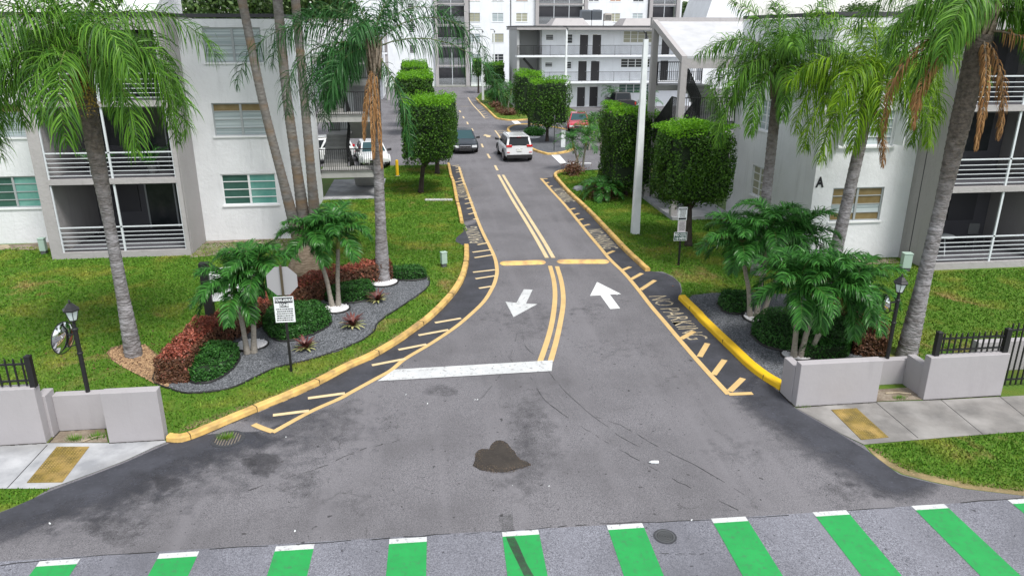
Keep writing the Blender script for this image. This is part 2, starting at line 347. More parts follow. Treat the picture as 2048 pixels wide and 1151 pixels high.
def smooth_line(pts, n=6):
    P = [np.array(p, float) for p in pts]; P = [2*P[0]-P[1]]+P+[2*P[-1]-P[-2]]; out = []
    for i in range(1, len(P)-2):
        for k in range(n):
            t = k/n; a, b, c, d = P[i-1], P[i], P[i+1], P[i+2]
            out.append(tuple(.5*((2*b)+(-a+c)*t+(2*a-5*b+4*c-d)*t*t+(-a+3*b-3*c+d)*t**3)))
    out.append(tuple(P[-2])); return out
def offs(pts, d):
    P = np.array(pts, float); T = np.gradient(P, axis=0); T /= np.linalg.norm(T, axis=1)[:, None]+1e-9
    return P+np.stack([-T[:, 1], T[:, 0]], 1)*d
def ribbon(name, pts, w, z, mat, parent=None, kind='structure'):
    a = offs(pts, w/2); b = offs(pts, -w/2); n = len(a)
    V = [(p[0], p[1], z) for p in a]+[(p[0], p[1], z) for p in b]
    o = npmesh(name, V, [(i+n, i+1+n, i+1, i) for i in range(n-1)], mat, parent); return tag(o, kind=kind) if parent is None else o
def inpoly(x, y, poly):
    c = np.zeros(len(x), bool); n = len(poly)
    for i in range(n):
        x0, y0 = poly[i]; x1, y1 = poly[(i+1) % n]
        if y0 == y1: continue
        k = ((y0 > y) != (y1 > y)) & (x < (x1-x0)*(y-y0)/(y1-y0)+x0); c ^= k
    return c
def textmesh(s, size, ax, ay, origin, z=None, font_bold=.0, sx=1.):
    """writing as flat mesh points laid out on axes ax (reading direction), ay (letter height)"""
    cu = bpy.data.curves.new('t', 'FONT'); cu.body = s; cu.size = size; cu.offset = font_bold; cu.resolution_u = 2
    ob = bpy.data.objects.new('t', cu); COL.objects.link(ob); bpy.context.view_layer.update()
    dg = bpy.context.evaluated_depsgraph_get(); me = bpy.data.meshes.new_from_object(ob.evaluated_get(dg))
    V = [Vector(origin)+Vector(ax)*v.co.x*sx+Vector(ay)*v.co.y for v in me.vertices]; F = [tuple(p.vertices) for p in me.polygons]
    bpy.data.objects.remove(ob); bpy.data.meshes.remove(me); return V, F
# ================================================================ GROUND, ROADS, MARKINGS
W = lambda *p: list(p)
ZA, ZS, ZP, ZT = .004, .008, .014, .018
sheet('ground', [(-400, -60), (400, -60), (400, 900), (-400, 900)], 0, 'lawn ground')
K_LEFT = GP((333, 884), (362, 885), (400, 873), (463, 846), (527, 819), (576, 799), (640, 770), (700, 738), (749, 716), (798, 687), (837, 659), (862, 640), (891, 612), (916, 582), (931, 553), (938, 522), (938, 493))
K_LEFT2 = GP((928, 447), (922, 418), (917, 400), (910, 365), (905, 352), (900, 329))
K_RIGHT = GP((1356, 599), (1367, 610), (1386, 629), (1400, 645), (1455, 699), (1492, 735), (1525, 760), (1558, 780))
K_RIGHT2 = GP((1152, 341), (1130, 342), (1113, 346), (1107, 352), (1113, 362), (1135, 387), (1172, 422), (1217, 470), (1240, 495), (1260, 515), (1290, 543))
SWL = GP((333, 884), (310, 893), (250, 921), (190, 944), (130, 966), (97, 977))
poly = [(-60, 2), (-60, 12.2)]+GP((0, 1024), (60, 1001))+SWL[::-1]+K_LEFT[1:]+GP((922, 489), (911, 483), (913, 475), (923, 467), (936, 460), (930, 449))+K_LEFT2 \
    + [(1.0, 47.2), (-60, 47.2), (-60, 116.8), (80, 116.8), (80, 44.4), (12, 44.4)]+K_RIGHT2+GP((1325, 543), (1345, 552), (1361, 567), (1364, 583))+K_RIGHT \
    + GP((1592, 816), (1605, 822), (1640, 842), (1680, 866), (1728, 890), (1742, 906), (1768, 929), (1803, 948), (1862, 963), (1930, 977), (2048, 991))+[(30, 10.5), (60, 10.2), (60, 2)]
sheet('driveway', poly, ZA, 'asphalt')
sheet('street', [(-60, 1), (60, 1), (60, 9.55), (4.5, 10.36), (0, 10.50), (-6, 10.62), (-60, 11.45)], ZS, 'street asphalt')
sidewalk_l = [(-60, 14.36), (-7.9, 14.36)]+GP((215, 886), (330, 881))+SWL+GP((0, 977))+[(-60, 12.85)]
sheet('sidewalk', sidewalk_l, .012, 'concrete')
sheet('sidewalk', GP((1592, 816), (1752, 804), (1880, 800))+[(14, 13.95), (60, 13.9), (60, 12.6)]+GP((2048, 863), (1900, 874), (1728, 889), (1680, 866), (1640, 842)), .012, 'concrete dark')
mj = MB()
for a, b in (((95, 890), (15, 976)), ((-60, 893), (-160, 976))): p, q = G(*a), G(*b); mj.bar((*p, .0125), (*q, .0125), .016, .004)
mj.build('sidewalk_joint', 'edging')['kind'] = 'structure'
mj = MB()
for a, b in (((1753, 806), (1836, 876)), ((1881, 799), (1965, 868)), ((1998, 792), (2080, 858))): p, q = G(*a), G(*b); mj.bar((*p, .0125), (*q, .0125), .014, .004)
mj.build('sidewalk_joint', 'edging')['kind'] = 'structure'
sheet('dirt_patch', GP((100, 886), (125, 856), (209, 856), (216, 885)), .016, 'dirt')
sheet('dirt_patch', GP((1752, 803), (1753, 779), (1822, 775), (1856, 799)), .016, 'dirt')
# tactile ramp plates
pm('plate studs', (.36, .27, .09), (.20, .15, .04), 3, rough=.5)
def tactile(pts, lab):
    P = [np.array(p) for p in GP(*pts)]
    rt = root('tactile_plate', lab, 'tactile plate', (*P[0], .012), 'tactile plates at the driveway crossing')
    m = MB(); m.prism([tuple(p) for p in P], .013, .022); m.build('plate_base', 'plate yellow', rt)
    m = MB(); nu, nv = 11, 21
    for i in range(nu):
        for j in range(nv):
            u, v = (i+.5)/nu, (j+.5)/nv; q = (P[0]*(1-u)+P[1]*u)*(1-v)+(P[3]*(1-u)+P[2]*u)*v
            m.lathe((q[0], q[1], .022), [(.014, 0), (.011, .005), (.005, .007)], 6)
    d = m.build('studs', 'plate studs', rt); d['kind'] = 'stuff'
pm('plate studs', (.36, .27, .09), (.20, .15, .04), 3, rough=.5)
tactile(((114, 894), (179, 894), (125, 965), (54, 966)), 'worn yellow studded warning plate set in the left sidewalk below the notched wall')
tactile(((1662, 820), (1713, 817), (1777, 875), (1722, 880)), 'worn yellow studded warning plate set in the right sidewalk')

# kerbs
pm('gutter dirt', (.045, .036, .026), (.10, .08, .05), 12, rough=1)
def kerb(name, line, side, mat, wd=.17, h=.13, lab=None):
    L = smooth_line(line, 4); prof = [(0, 0), (.012, h-.03), (.035, h), (wd-.02, h), (wd, h-.02), (wd, -.0)]
    rows = [offs(L, side*d) for d, z in prof]; n = len(L); V = []; F = []
    rr = np.random.default_rng(3); jz = rr.normal(0, .003, n)
    for (d, z), r_ in zip(prof, rows): V += [(p[0], p[1], z+(jz[i] if z > 0 else 0)) for i, p in enumerate(r_)]
    k = len(prof)
    for a in range(k-1):
        for i in range(n-1):
            q = (a*n+i, a*n+i+1, (a+1)*n+i+1, (a+1)*n+i); F.append(q if side < 0 else q[::-1])
    F.append(tuple(a*n for a in range(k))); F.append(tuple(a*n+n-1 for a in range(k)))
    return tag(npmesh(name, V, F, mat), kind='structure')
kerb('kerb', K_LEFT, 1, 'kerb yellow', .19, .13)
kerb('kerb', K_LEFT2, 1, 'kerb yellow', .17, .12)
kerb('kerb', K_RIGHT, 1, 'kerb bright', .24, .15)
kerb('kerb', K_RIGHT2, 1, 'kerb yellow', .19, .14)
# kerb of the far lawn strip and of the gravel island
FARL = GP((951, 198), (957, 205), (967, 214), (978, 225), (988, 235), (996, 239), (1022, 242), (1051, 241), (1075, 240))
ISL = GP((1140, 262), (1110, 256), (1060, 250), (1030, 251), (1016, 256), (1014, 263), (1024, 273), (1045, 289), (1064, 301), (1082, 307), (1100, 310), (1132, 306), (1150, 300))
sheet('lawn_strip', FARL+[(16, 69.2), (16, 108), (8.6, 108)], .05, 'lawn ground')
kerb('kerb', FARL, 1, 'kerb yellow', .22, .13)
sheet('gravel_island', ISL, .06, 'gravel'); kerb('kerb', ISL, 1, 'kerb yellow', .22, .13)

# double centre line, edge lines, hatching
def line(name, px, wd, mat, z=ZP, sm=5): return ribbon(name, smooth_line(GP(*px), sm), wd, z, mat)
line('centre_line', ((997, 350), (1024, 398), (1050, 440), (1075, 482), (1094, 516)), .15, 'paint pale yellow')
line('centre_line', ((1006, 350), (1033, 395), (1061, 440), (1086, 480), (1107, 516)), .15, 'paint pale yellow')
line('centre_line', ((1100, 532), (1107, 558), (1110, 584), (1109, 610), (1104, 645), (1095, 680), (1080, 724)), .15, 'paint yellow')
line('centre_line', ((1114, 533), (1122, 560), (1126, 586), (1126, 612), (1120, 648), (1112, 684), (1101, 723)), .15, 'paint yellow')
for a, b in (((990, 331), (995, 341)), ((975, 308), (980, 317)), ((963, 288), (966, 295)), ((943, 257), (946, 262)), ((934, 244), (936, 249)), ((926, 233), (928, 237)), ((919, 221), (921, 225)), ((911, 206), (912, 209))):
    line('lane_dash', (a, ((a[0]+b[0])/2, (a[1]+b[1])/2), b), .14, 'paint pale yellow', sm=1)
LL = ((918, 334), (926, 360), (935, 385), (946, 415), (955, 440), (966, 466), (978, 490), (989, 514), (993, 530), (994, 545), (991, 560), (985, 575), (967, 604), (931, 638), (903, 660), (859, 689), (810, 718), (783, 740), (751, 758), (700, 786), (678, 798), (620, 824), (545, 865))
line('no_parking_line', LL, .13, 'paint yellow'); line('no_parking_line', ((546, 864), (526, 857), (507, 849)), .14, 'paint yellow', ZT)
RL = ((1082, 357), (1103, 381), (1128, 408), (1152, 437), (1177, 468), (1200, 495), (1220, 519), (1249, 547), (1277, 580), (1301, 611), (1330, 645), (1362, 683), (1400, 727), (1430, 760), (1457, 789))
line('no_parking_line', RL, .14, 'paint yellow'); line('no_parking_line', ((1457, 789), (1480, 788), (1505, 787)), .14, 'paint yellow', ZT)
m = MB()
tl = [((930, 408), (946, 405)), ((934, 418), (949, 415)), ((937, 429), (953, 425)), ((947, 439), (957, 437)), ((955, 490), (975, 486)), ((905, 332), (918, 331)), ((911, 335), (920, 334)), ((912, 340), (922, 338)), ((912, 345), (924, 343)), ((920, 350), (926, 349)), ((916, 358), (927, 356)), ((910, 365), (928, 361)), ((916, 371), (931, 367)), ((930, 399), (941, 396)),
      ((945, 505), (982, 500)), ((949, 516), (986, 510)), ((946, 545), (990, 540)), ((951, 558), (990, 552)), ((958, 577), (983, 573)), ((870, 646), (922, 637)), ((837, 671), (897, 660)), ((797, 700), (853, 689)), ((744, 731), (811, 718)), ((616, 797), (690, 787)), ((546, 831), (618, 822))]
def ticks(tl, wd):
    m = MB()
    for a, b in tl:
        (x0, y0), (x1, y1) = G(*a), G(*b); dx, dy = x1-x0, y1-y0; n = math.hypot(dx, dy); px, py = -dy/n*wd/2, dx/n*wd/2
        m.add([(x0-px, y0-py, ZT), (x1-px, y1-py, ZT), (x1+px, y1+py, ZT), (x0+px, y0+py, ZT)], [(0, 1, 2, 3)])
    return m
ticks(tl, .12).build('hatch_marks', 'paint pale yellow')['kind'] = 'structure'
ticks([((1082, 358), (1095, 358)), ((1092, 367), (1097, 365)), ((1098, 374), (1104, 372)), ((1135, 421), (1150, 417)), ((1145, 431), (1158, 427)), ((1153, 442), (1166, 438)), ((1163, 453), (1179, 449)), ((1212, 509), (1228, 502)), ((1244, 541), (1261, 534)), ((1262, 559), (1284, 547)), ((1281, 580), (1310, 561)),
       ((1362, 678), (1388, 663)), ((1399, 714), (1415, 687)), ((1427, 750), (1449, 720)), ((1459, 783), (1486, 757))], .15).build('hatch_marks', 'paint yellow')['kind'] = 'structure'
BL = GP((991, 262), (1001, 277)); line('hatch_line', ((990, 261), (996, 269), (1002, 278)), .12, 'paint pale yellow')
ticks([((992, 263), (1014, 262)), ((995, 267), (1014, 265)), ((1000, 273), (1018, 270)), ((1003, 278), (1024, 274))], .1).build('hatch_marks', 'paint pale yellow')['kind'] = 'structure'
line('hatch_line', ((936, 195), (945, 209), (958, 223), (969, 236)), .12, 'paint pale yellow')
ticks([((969, 237), (977, 236)), ((966, 233), (976, 231)), ((963, 229), (973, 227)), ((959, 225), (970, 222)), ((955, 221), (966, 218)), ((921, 213), (938, 213))], .1).build('hatch_marks', 'paint pale yellow')['kind'] = 'structure'
# stencilled words beside both edge lines
def stencil(name, word, px0, px1, hgt, up_sign, mat='paint pale yellow', off=.3, bold=.012):
    p, q = np.array(G(*px0)), np.array(G(*px1)); d = q-p; L = np.linalg.norm(d); d /= L; u = np.array([-d[1], d[0]])*up_sign
    V, F = textmesh(word, 1., (1, 0, 0), (0, 1, 0), (0, 0, 0), font_bold=bold)
    wx = max(v.x for v in V); sx = L/wx
    hy = max(v.y for v in V); sy = hgt/hy
    V = [(p[0]+d[0]*v.x*sx+u[0]*v.y*sy, p[1]+d[1]*v.x*sx+u[1]*v.y*sy, ZP) for v in V]
    if up_sign < 0: F = [f[::-1] for f in F]
    tag(npmesh(name, V, F, mat), kind='structure')
stencil('painted_words', 'NO PARKING', (1296, 592), (1376, 680), .60, 1, 'paint stencil', bold=-.008)
stencil('painted_words', 'NO PARKING', (1173, 459), (1207, 498), .62, 1, 'paint old')
stencil('painted_words', 'NO PARKING', (1104, 377), (1128, 404), .6, 1, 'paint old')
stencil('painted_words', 'PARKING', (967, 486), (953, 453), .55, 1, 'paint old')
stencil('painted_words', 'NO PARKING', (938, 395), (930, 371), .6, 1, 'paint old')
# arrows and stop bars
def pxsheet(name, pts, z, mat, sc=1, ox=0, oy=0): return sheet(name, GP(*[(x/sc+ox, y/sc+oy) for x, y in pts]), z, mat)
pxsheet('lane_arrow', ((325, 675), (445, 680), (355, 870), (510, 877), (185, 1055), (75, 845), (225, 858)), ZP, 'paint white', 6.827, 1000, 480)
pxsheet('lane_arrow', ((1325, 575), (1655, 740), (1500, 747), (1640, 935), (1505, 945), (1370, 757), (1228, 765)), ZP, 'paint bright white', 6.827, 1000, 480)
pxsheet('lane_arrow', ((800, 260), (840, 230), (1000, 262), (965, 275), (980, 300), (880, 298), (870, 270)), ZP, 'paint pale yellow', 12.05, 900, 250)
pxsheet('stop_bar', ((365, 408), (1662, 332), (1652, 420), (225, 503)), ZT+.002, 'paint white', 4.096, 700, 640)
pxsheet('stop_bar', ((30, 515), (245, 515), (440, 735), (260, 735)), ZP, 'paint bright white', 12.79, 1100, 270)
pxsheet('stop_bar', ((260, 735), (1060, 735), (1050, 715), (440, 715)), ZP, 'paint bright white', 12.79, 1100, 270)
pxsheet('stop_bar', ((835, 828), (965, 828), (1070, 912), (930, 915)), ZP, 'paint bright white', 10.24, 940, 160)
# speed humps
def hump(lab, a, b, wd, hi=.06):
    p, q = Vector((*G(*a), 0)), Vector((*G(*b), 0)); d = (q-p); L = d.length; d.normalize(); s = Vector((-d.y, d.x, 0))
    V = []; F = []; nl, nw = 26, 9
    for i in range(nl+1):
        t = i/nl*L; e = min(t, L-t); k = min(1, math.sqrt(max(0, 1-(1-min(e/(wd*.45), 1))**2)))
        for j in range(nw+1):
            v = j/nw*2-1; V.append(tuple(p+d*t+s*(v*wd/2*k)+Vector((0, 0, .005+hi*k*(1-v*v)))))
    for i in range(nl):
        for j in range(nw): a_ = i*(nw+1)+j; F.append((a_, a_+nw+1, a_+nw+2, a_+1))
    o = npmesh('speed_hump', V, F, 'hump yellow', smooth=True); tag(o, lab, 'speed hump', 'speed humps across the driveway')
hump('pale yellow speed hump across the exit lane, left of the double line', (999, 527), (1092, 524), .55)
hump('yellow speed hump across the entry lane, right of the double line', (1113, 523), (1219, 523), .55)
# green cycle crossing bars
for i in range(11):
    x0 = -8.19+1.84*i if i else -8.19
    if i == 5: x0 = 1.05
    yt = 10.43-.0175*(x0-1)
    sheet('crossing_bar', [(x0-.055, 8.0), (x0+.565, 8.0), (x0+.62, yt-.135), (x0, yt-.125)], ZP, 'bike green')
    sheet('crossing_bar_cap', [(x0, yt-.125), (x0+.62, yt-.135), (x0+.62, yt-.01), (x0, yt)], ZP, 'paint white')
# darker sealed asphalt, stains and tyre marks
def strip(name, rows, fades, mat, z, n=40, ends=0.12):
    RR = []
    for r_ in rows:
        P = np.array(GP(*r_)); s = np.r_[0, np.cumsum(np.linalg.norm(np.diff(P, axis=0), axis=1))]; t = np.linspace(0, s[-1], n)
        RR.append(np.stack([np.interp(t, s, P[:, 0]), np.interp(t, s, P[:, 1])], 1))
    V = []; A = []; F = []
    for k, r_ in enumerate(RR):
        for i, p in enumerate(r_):
            e = min(i, n-1-i)/(n-1); V.append((p[0], p[1], z)); A.append(fades[k]*min(1, e/ends) if ends else fades[k])
    for k in range(len(rows)-1):
        for i in range(n-1): F.append((k*n+i, k*n+i+1, (k+1)*n+i+1, (k+1)*n+i))
    if True:
        a, b, c = [np.array(V[i]) for i in F[0][:3]]
        if np.cross(b-a, c-b)[2] < 0: F = [f[::-1] for f in F]
    return tag(npmesh(name, V, F, mat, fade=A), kind='structure')
def blob(name, pts, mat, z, core=1., edge=.25, raise_=0.):
    P = np.array(GP(*pts)); c = P.mean(0); n = len(P); V = []; A = []; F = []
    for k, (f, a) in enumerate(((1, edge), (.8, (core+edge)/1.6), (.4, core))):
        for p in P: q = c+(p-c)*f; V.append((q[0], q[1], z+raise_*(1-f))); A.append(a)
    V.append((c[0], c[1], z+raise_)); A.append(core)
    for k in range(2):
        for i in range(n): F.append((k*n+i, k*n+(i+1) % n, (k+1)*n+(i+1) % n, (k+1)*n+i))
    for i in range(n): F.append((2*n+i, 2*n+(i+1) % n, 3*n))
    a, b, c2 = [np.array(V[i]) for i in F[0][:3]]
    if np.cross(b-a, c2-b)[2] < 0: F = [f[::-1] for f in F]
    return tag(npmesh(name, V, F, mat, fade=A), kind='structure')
LLs = LL[4:]
strip('sealed_asphalt', [[(x-2, y+1) for x, y in LLs], ((928, 450), (925, 470), (938, 495), (937, 525), (930, 553), (915, 583), (890, 613), (860, 640), (798, 688), (749, 717), (700, 739), (640, 771), (576, 800), (527, 821), (463, 847))], (1, 1), 'sealed asphalt', .0095, 60, .05)
strip('sealed_asphalt', [LL[:5], ((900, 330), (905, 352), (911, 367), (918, 400), (928, 447))], (1, 1), 'sealed asphalt', .0095, 20, .02)
strip('sealed_asphalt', [RL, ((1107, 352), (1113, 362), (1135, 388), (1172, 423), (1217, 471), (1258, 515), (1292, 543), (1325, 544), (1345, 553), (1360, 567), (1362, 583), (1357, 598), (1400, 646), (1455, 701), (1492, 737), (1558, 782))], (1, 1), 'sealed asphalt', .0095, 60, .02)
strip('sealed_asphalt', [((-80, 1040), (0, 1026), (100, 982), (190, 948), (250, 925), (333, 888), (420, 868), (520, 862)), ((-80, 1075), (0, 1062), (120, 1020), (230, 985), (300, 955), (390, 915), (480, 885), (580, 866)), ((-80, 1115), (0, 1100), (150, 1062), (280, 1030), (370, 985), (460, 935), (560, 900), (640, 870))], (1, .65, 0), 'sealed asphalt', .0098, 40, .1)
strip('darker_asphalt', [((-80, 1040), (0, 1030), (200, 950), (333, 888), (520, 862), (700, 800), (760, 770)), ((-80, 1100), (0, 1090), (250, 1030), (430, 960), (600, 900), (740, 840), (820, 790)), ((-80, 1160), (0, 1150), (300, 1090), (520, 1020), (700, 950), (850, 880), (940, 800))], (.34, .22, 0), 'sealed asphalt', .0090, 40, .25)  # broad thin overlay, darkest at the sidewalk edge and fading into the lane
strip('sealed_asphalt', [((1500, 745), (1560, 785), (1592, 818), (1680, 868), (1740, 905), (1800, 950), (1900, 975)), ((1470, 775), (1530, 815), (1570, 850), (1640, 890), (1700, 930), (1765, 972), (1870, 1000)), ((1440, 800), (1500, 845), (1545, 880), (1600, 920), (1660, 960), (1730, 1000), (1830, 1020))], (1, .7, 0), 'sealed asphalt', .0098, 40, .1)
for rk, sd_ in ((K_LEFT, 1), (K_RIGHT, 1), (K_RIGHT2, 1), (K_LEFT2, 1)):
    RK = smooth_line(rk, 5); m = MB()
    for p, q in zip(RK, RK[1:]):
        if random.random() < .8: m.bar((p[0]+random.uniform(-.01, .01), p[1], .0135), (q[0]+random.uniform(-.01, .01), q[1], .0135), random.uniform(.02, .07), .003)
    m.build('gutter_dirt', 'gutter dirt')['kind'] = 'structure'
    J = np.array(RK); O_ = offs(RK, sd_*.2); m = MB()
    for i in range(8, len(RK)-2, 11): m.bar((J[i][0], J[i][1], .07), (O_[i][0], O_[i][1], .07), .012, .139)
    m.build('kerb_joint', 'gutter dirt')['kind'] = 'structure'
strip('worn_lane', [((1010, 760), (980, 850), (930, 960), (880, 1040)), ((1070, 760), (1060, 850), (1040, 960), (1010, 1040)), ((1130, 760), (1150, 850), (1160, 960), (1150, 1040))], (0, .28, 0), 'stain dark', .0100, 30, .3)
for c, rx, ry, co in (((525, 928), 30, 16, .8), ((335, 968), 26, 14, .75), ((230, 1062), 48, 26, .5), ((600, 965), 42, 22, .35), ((880, 780), 26, 12, .45), ((1060, 640), 80, 30, .25), ((1480, 905), 60, 26, .25), ((700, 1010), 60, 18, .2), ((1240, 700), 70, 24, .2), ((1690, 985), 60, 22, .3), ((265, 952), 30, 12, .3), ((1180, 620), 30, 20, .25)):
    blob('road_stain', [(c[0]+rx*1.5*(1+.25*math.sin(3*a+c[0]))*math.cos(a), c[1]+ry*1.4*(1+.2*math.sin(2*a+c[1]))*math.sin(a)) for a in [k*math.pi/9 for k in range(18)]], 'stain dark', .0102, co*.6, .0)
blob('spilled_soil', [(x/4.096+900, y/4.096+850) for x, y in ((185, 335), (205, 285), (205, 235), (232, 205), (265, 193), (322, 198), (330, 170), (350, 145), (378, 126), (410, 122), (445, 132), (475, 152), (500, 190), (532, 215), (545, 250), (580, 285), (630, 298), (665, 325), (610, 350), (520, 372), (430, 388), (330, 382), (250, 370))], 'spill soil', .011, 1.6, .5, .03)
strip('tyre_marks', [((1010, 1070), (1018, 1090), (1035, 1125), (1052, 1160)), ((1026, 1068), (1037, 1090), (1052, 1125), (1072, 1160))], (.55, .55), 'tyre marks', .0165, 20, .1)
strip('tyre_marks', [((995, 1020), (998, 1045), (1006, 1070)), ((1025, 1020), (1026, 1045), (1028, 1070))], (.2, .3), 'tyre marks', .0165, 12, .3)
mc = MB()
def crack(pts, wd=.007):
    P = smooth_line(GP(*pts), 5); P = [(p[0]+random.gauss(0, .012), p[1]+random.gauss(0, .012)) for p in P]
    for a, b in zip(P, P[1:]):
        if random.random() < .6: mc.bar((*a, .0105), (*b, .0105), wd*random.uniform(.5, 1.5), .002)
crack(((1010, 700), (1030, 730), (1065, 760), (1090, 800), (1150, 845), (1200, 875), (1250, 905), (1330, 950), (1400, 985), (1500, 1030)))
crack(((1040, 640), (1050, 690), (1080, 720), (1110, 760), (1160, 810), (1230, 865), (1290, 900)), .006)
crack(((0, 1131), (165, 1113), (420, 1098), (700, 1082), (870, 1070), (1010, 1063), (1100, 1055), (1200, 1047), (1400, 1041), (1620, 1028), (1830, 1012), (2048, 996)), .014)
crack(((1035, 660), (1025, 700), (1010, 735), (985, 770), (955, 805)), .006); crack(((1180, 830), (1240, 850), (1300, 885), (1390, 930), (1490, 990)), .006)
crack(((480, 985), (560, 960), (640, 935), (720, 900), (800, 880), (880, 840)), .008); crack(((1310, 1105), (1360, 1108), (1410, 1107)), .008)
mc.build('road_cracks', 'edging')['kind'] = 'structure'
pm('utility dark', (.09, .095, .10), rough=.6)
blob('sealed_asphalt', [(936, 452), (924, 466), (912, 476), (911, 483), (922, 489), (938, 494), (960, 494), (958, 460)], 'sealed asphalt', .0097, 1., .8)
strip('dry_edge', [((1734, 893), (1745, 907), (1770, 928), (1805, 947), (1862, 962), (1930, 976), (2060, 992)), ((1765, 893), (1785, 910), (1812, 925), (1850, 938), (1900, 950), (1960, 962), (2060, 972))], (1., 0), 'dry edge', .0035, 40, .02)
strip('dry_edge', [((940, 560), (905, 600), (850, 643), (790, 680), (700, 728), (560, 795), (440, 838), (345, 868)), ((915, 560), (885, 598), (832, 640), (770, 676), (690, 715), (550, 783), (430, 825), (345, 850))], (.7, 0), 'dry edge', .0035, 40, .02)
# manhole cover and storm grate, litter
m = MB(); c = (*G(1330, 1073), .008); rt = root('manhole_cover', 'small round dark iron cover in the street between two green bars', 'manhole cover', c)
m.lathe(c, [(.195, 0), (.195, .008), (.18, .009), (.17, .005)], 28); m.build('cover_plate', 'cast iron', rt)
m = MB()
for r_ in (.15, .11, .07, .03): m.lathe(c, [(r_+.012, .005), (r_+.012, .011), (r_-.012, .011), (r_-.012, .005)], 24)
m.build('raised_rings', 'utility dark', rt)
pm('pale rust', (.22, .19, .15), (.12, .1, .08), 12, rough=.9); pm('chips', (.16, .09, .05), (.48, .32, .18), rough=1, island=True)
pm('soil dark', (.03, .026, .022), rough=1)
c = (*G(456, 878), .006); rt = root('storm_grate', 'round iron storm grate by the yellow kerb with weeds growing through', 'drain grate', c)
m = MB(); m.lathe(c, [(.34, 0), (.34, .012), (.27, .014), (.27, -.0)], 28); m.build('grate_ring', 'cast iron', rt)
m = MB()
for k in range(-4, 5):
    h_ = math.sqrt(.27**2-(k*.058)**2); m.box(c[0]+k*.058-.012, c[0]+k*.058+.012, c[1]-h_, c[1]+h_, .006, .018)
m.build('grate_bars', 'pale rust', rt)
c = (*G(1307, 926), .03)
m = MB(); m.tube([(c[0]-.09, c[1]+.01, c[2]), (c[0]-.06, c[1]+.008, c[2]), (c[0]-.045, c[1]+.006, c[2]), (c[0]+.09, c[1]-.01, c[2]), (c[0]+.1, c[1]-.012, c[2])], [.012, .014, .03, .032, .02], 10)
tag(m.build('plastic_bottle', 'sign white', smooth=True), 'crushed pale plastic bottle lying on the driveway asphalt', 'bottle')
# ================================================================ BOUNDARY WALLS, FENCES
rt = root('boundary_wall', 'low grey rendered wall with a notch at the left sidewalk', 'wall', (-7.9, 14.4, 0))
m = MB(); m.box(-30, -7.95, 14.37, 14.60, 0, 1.25); m.box(-8.10, -7.90, 14.601, 14.98, 0, .96); m.box(-7.899, -6.3, 14.84, 15.04, 0, .84)
m.box(-6.66, -5.57, 14.21, 14.44, 0, 1.14); m.box(-6.64, -6.30, 14.441, 14.839, 0, .83)
bevel(m.build('wall_body', M_wall, rt), .012)
rt = root('boundary_wall', 'low grey rendered wall with a corner return at the right sidewalk', 'wall', (10, 14.4, 0))
m = MB(); m.box(8.08, 10.02, 14.05, 14.27, 0, 1.05); m.box(8.06, 8.25, 14.271, 14.79, 0, .90); m.box(10.02, 11.30, 14.86, 15.06, 0, .64); m.box(9.86, 10.019, 14.271, 15.05, 0, .63)
m.box(11.17, 11.36, 14.231, 14.859, 0, .78); m.box(11.14, 13.08, 14.02, 14.23, 0, 1.06)
bevel(m.build('wall_body', M_wall, rt), .012)
m = MB(); m.box(13.3, 34, 15.25, 15.45, 0, .80); tag(bevel(m.build('boundary_wall', M_wall), .012), 'low grey wall set back behind the black gate at the right edge', 'wall')
m = MB()
for a, b in (((-9.3, 14.36), (-7.95, 14.36)), ((-7.89, 14.37), (-7.89, 14.83)), ((-7.89, 14.83), (-6.67, 14.83)), ((-6.66, 14.2), (-5.57, 14.2)), ((8.08, 14.035), (10.03, 14.035)), ((11.14, 14.005), (13.08, 14.005)), ((8.045, 14.05), (8.045, 14.8))):
    P = smooth_line([a, tuple(.5*(np.array(a)+np.array(b))), b], 8)
    for p, q in zip(P, P[1:]): m.bar((p[0], p[1]+random.uniform(-.008, .008), .017), (q[0], q[1]+random.uniform(-.008, .008), .017), random.uniform(.015, .045), .004)
m.build('dirt_line', 'soil dark')['kind'] = 'structure'
def picket(lab, x0, x1, y, z0, h, posts, rails, step=.15, spear=True, grp='black picket fences on the walls'):
    rt = root('picket_fence', lab, 'fence', ((x0+x1)/2, y, z0), grp); m = MB()
    x = x0+step
    while x < x1-.02:
        m.box(x-.014, x+.014, y-.014, y+.014, z0+.03, z0+h-.04)
        if spear: m.lathe((x, y, z0+h-.04), [(.019, 0), (.022, .01), (.001, .06)], 4, math.pi/4)
        x += step
    m.build('pickets', 'rail black', rt)
    for zr in rails: q = MB(); q.box(x0, x1, y-.017, y+.017, z0+zr-.018, z0+zr+.018); q.build('rail', 'rail black', rt)
    for xp in posts:
        q = MB(); q.box(xp-.055, xp+.055, y-.055, y+.055, z0, z0+h+.03); q.lathe((xp, y, z0+h+.03), [(.085, 0), (.085, .02), (.01, .05)], 4, math.pi/4); q.build('post', 'rail black', rt)
picket('black spear topped fence on the grey wall at the left edge', -14, -7.98, 14.47, 1.25, .62, (-7.98, -10.4, -12.8), (.14, .50), .155)
picket('black spear topped fence on the right grey wall between two posts', 11.32, 13.02, 14.15, 1.06, .52, (11.32, 13.0), (.12, .40), .14)
picket('tall black gate reaching the ground beside the right wall end', 13.2, 15.8, 14.42, .02, 1.62, (15.8,), (.18, 1.45), .14)
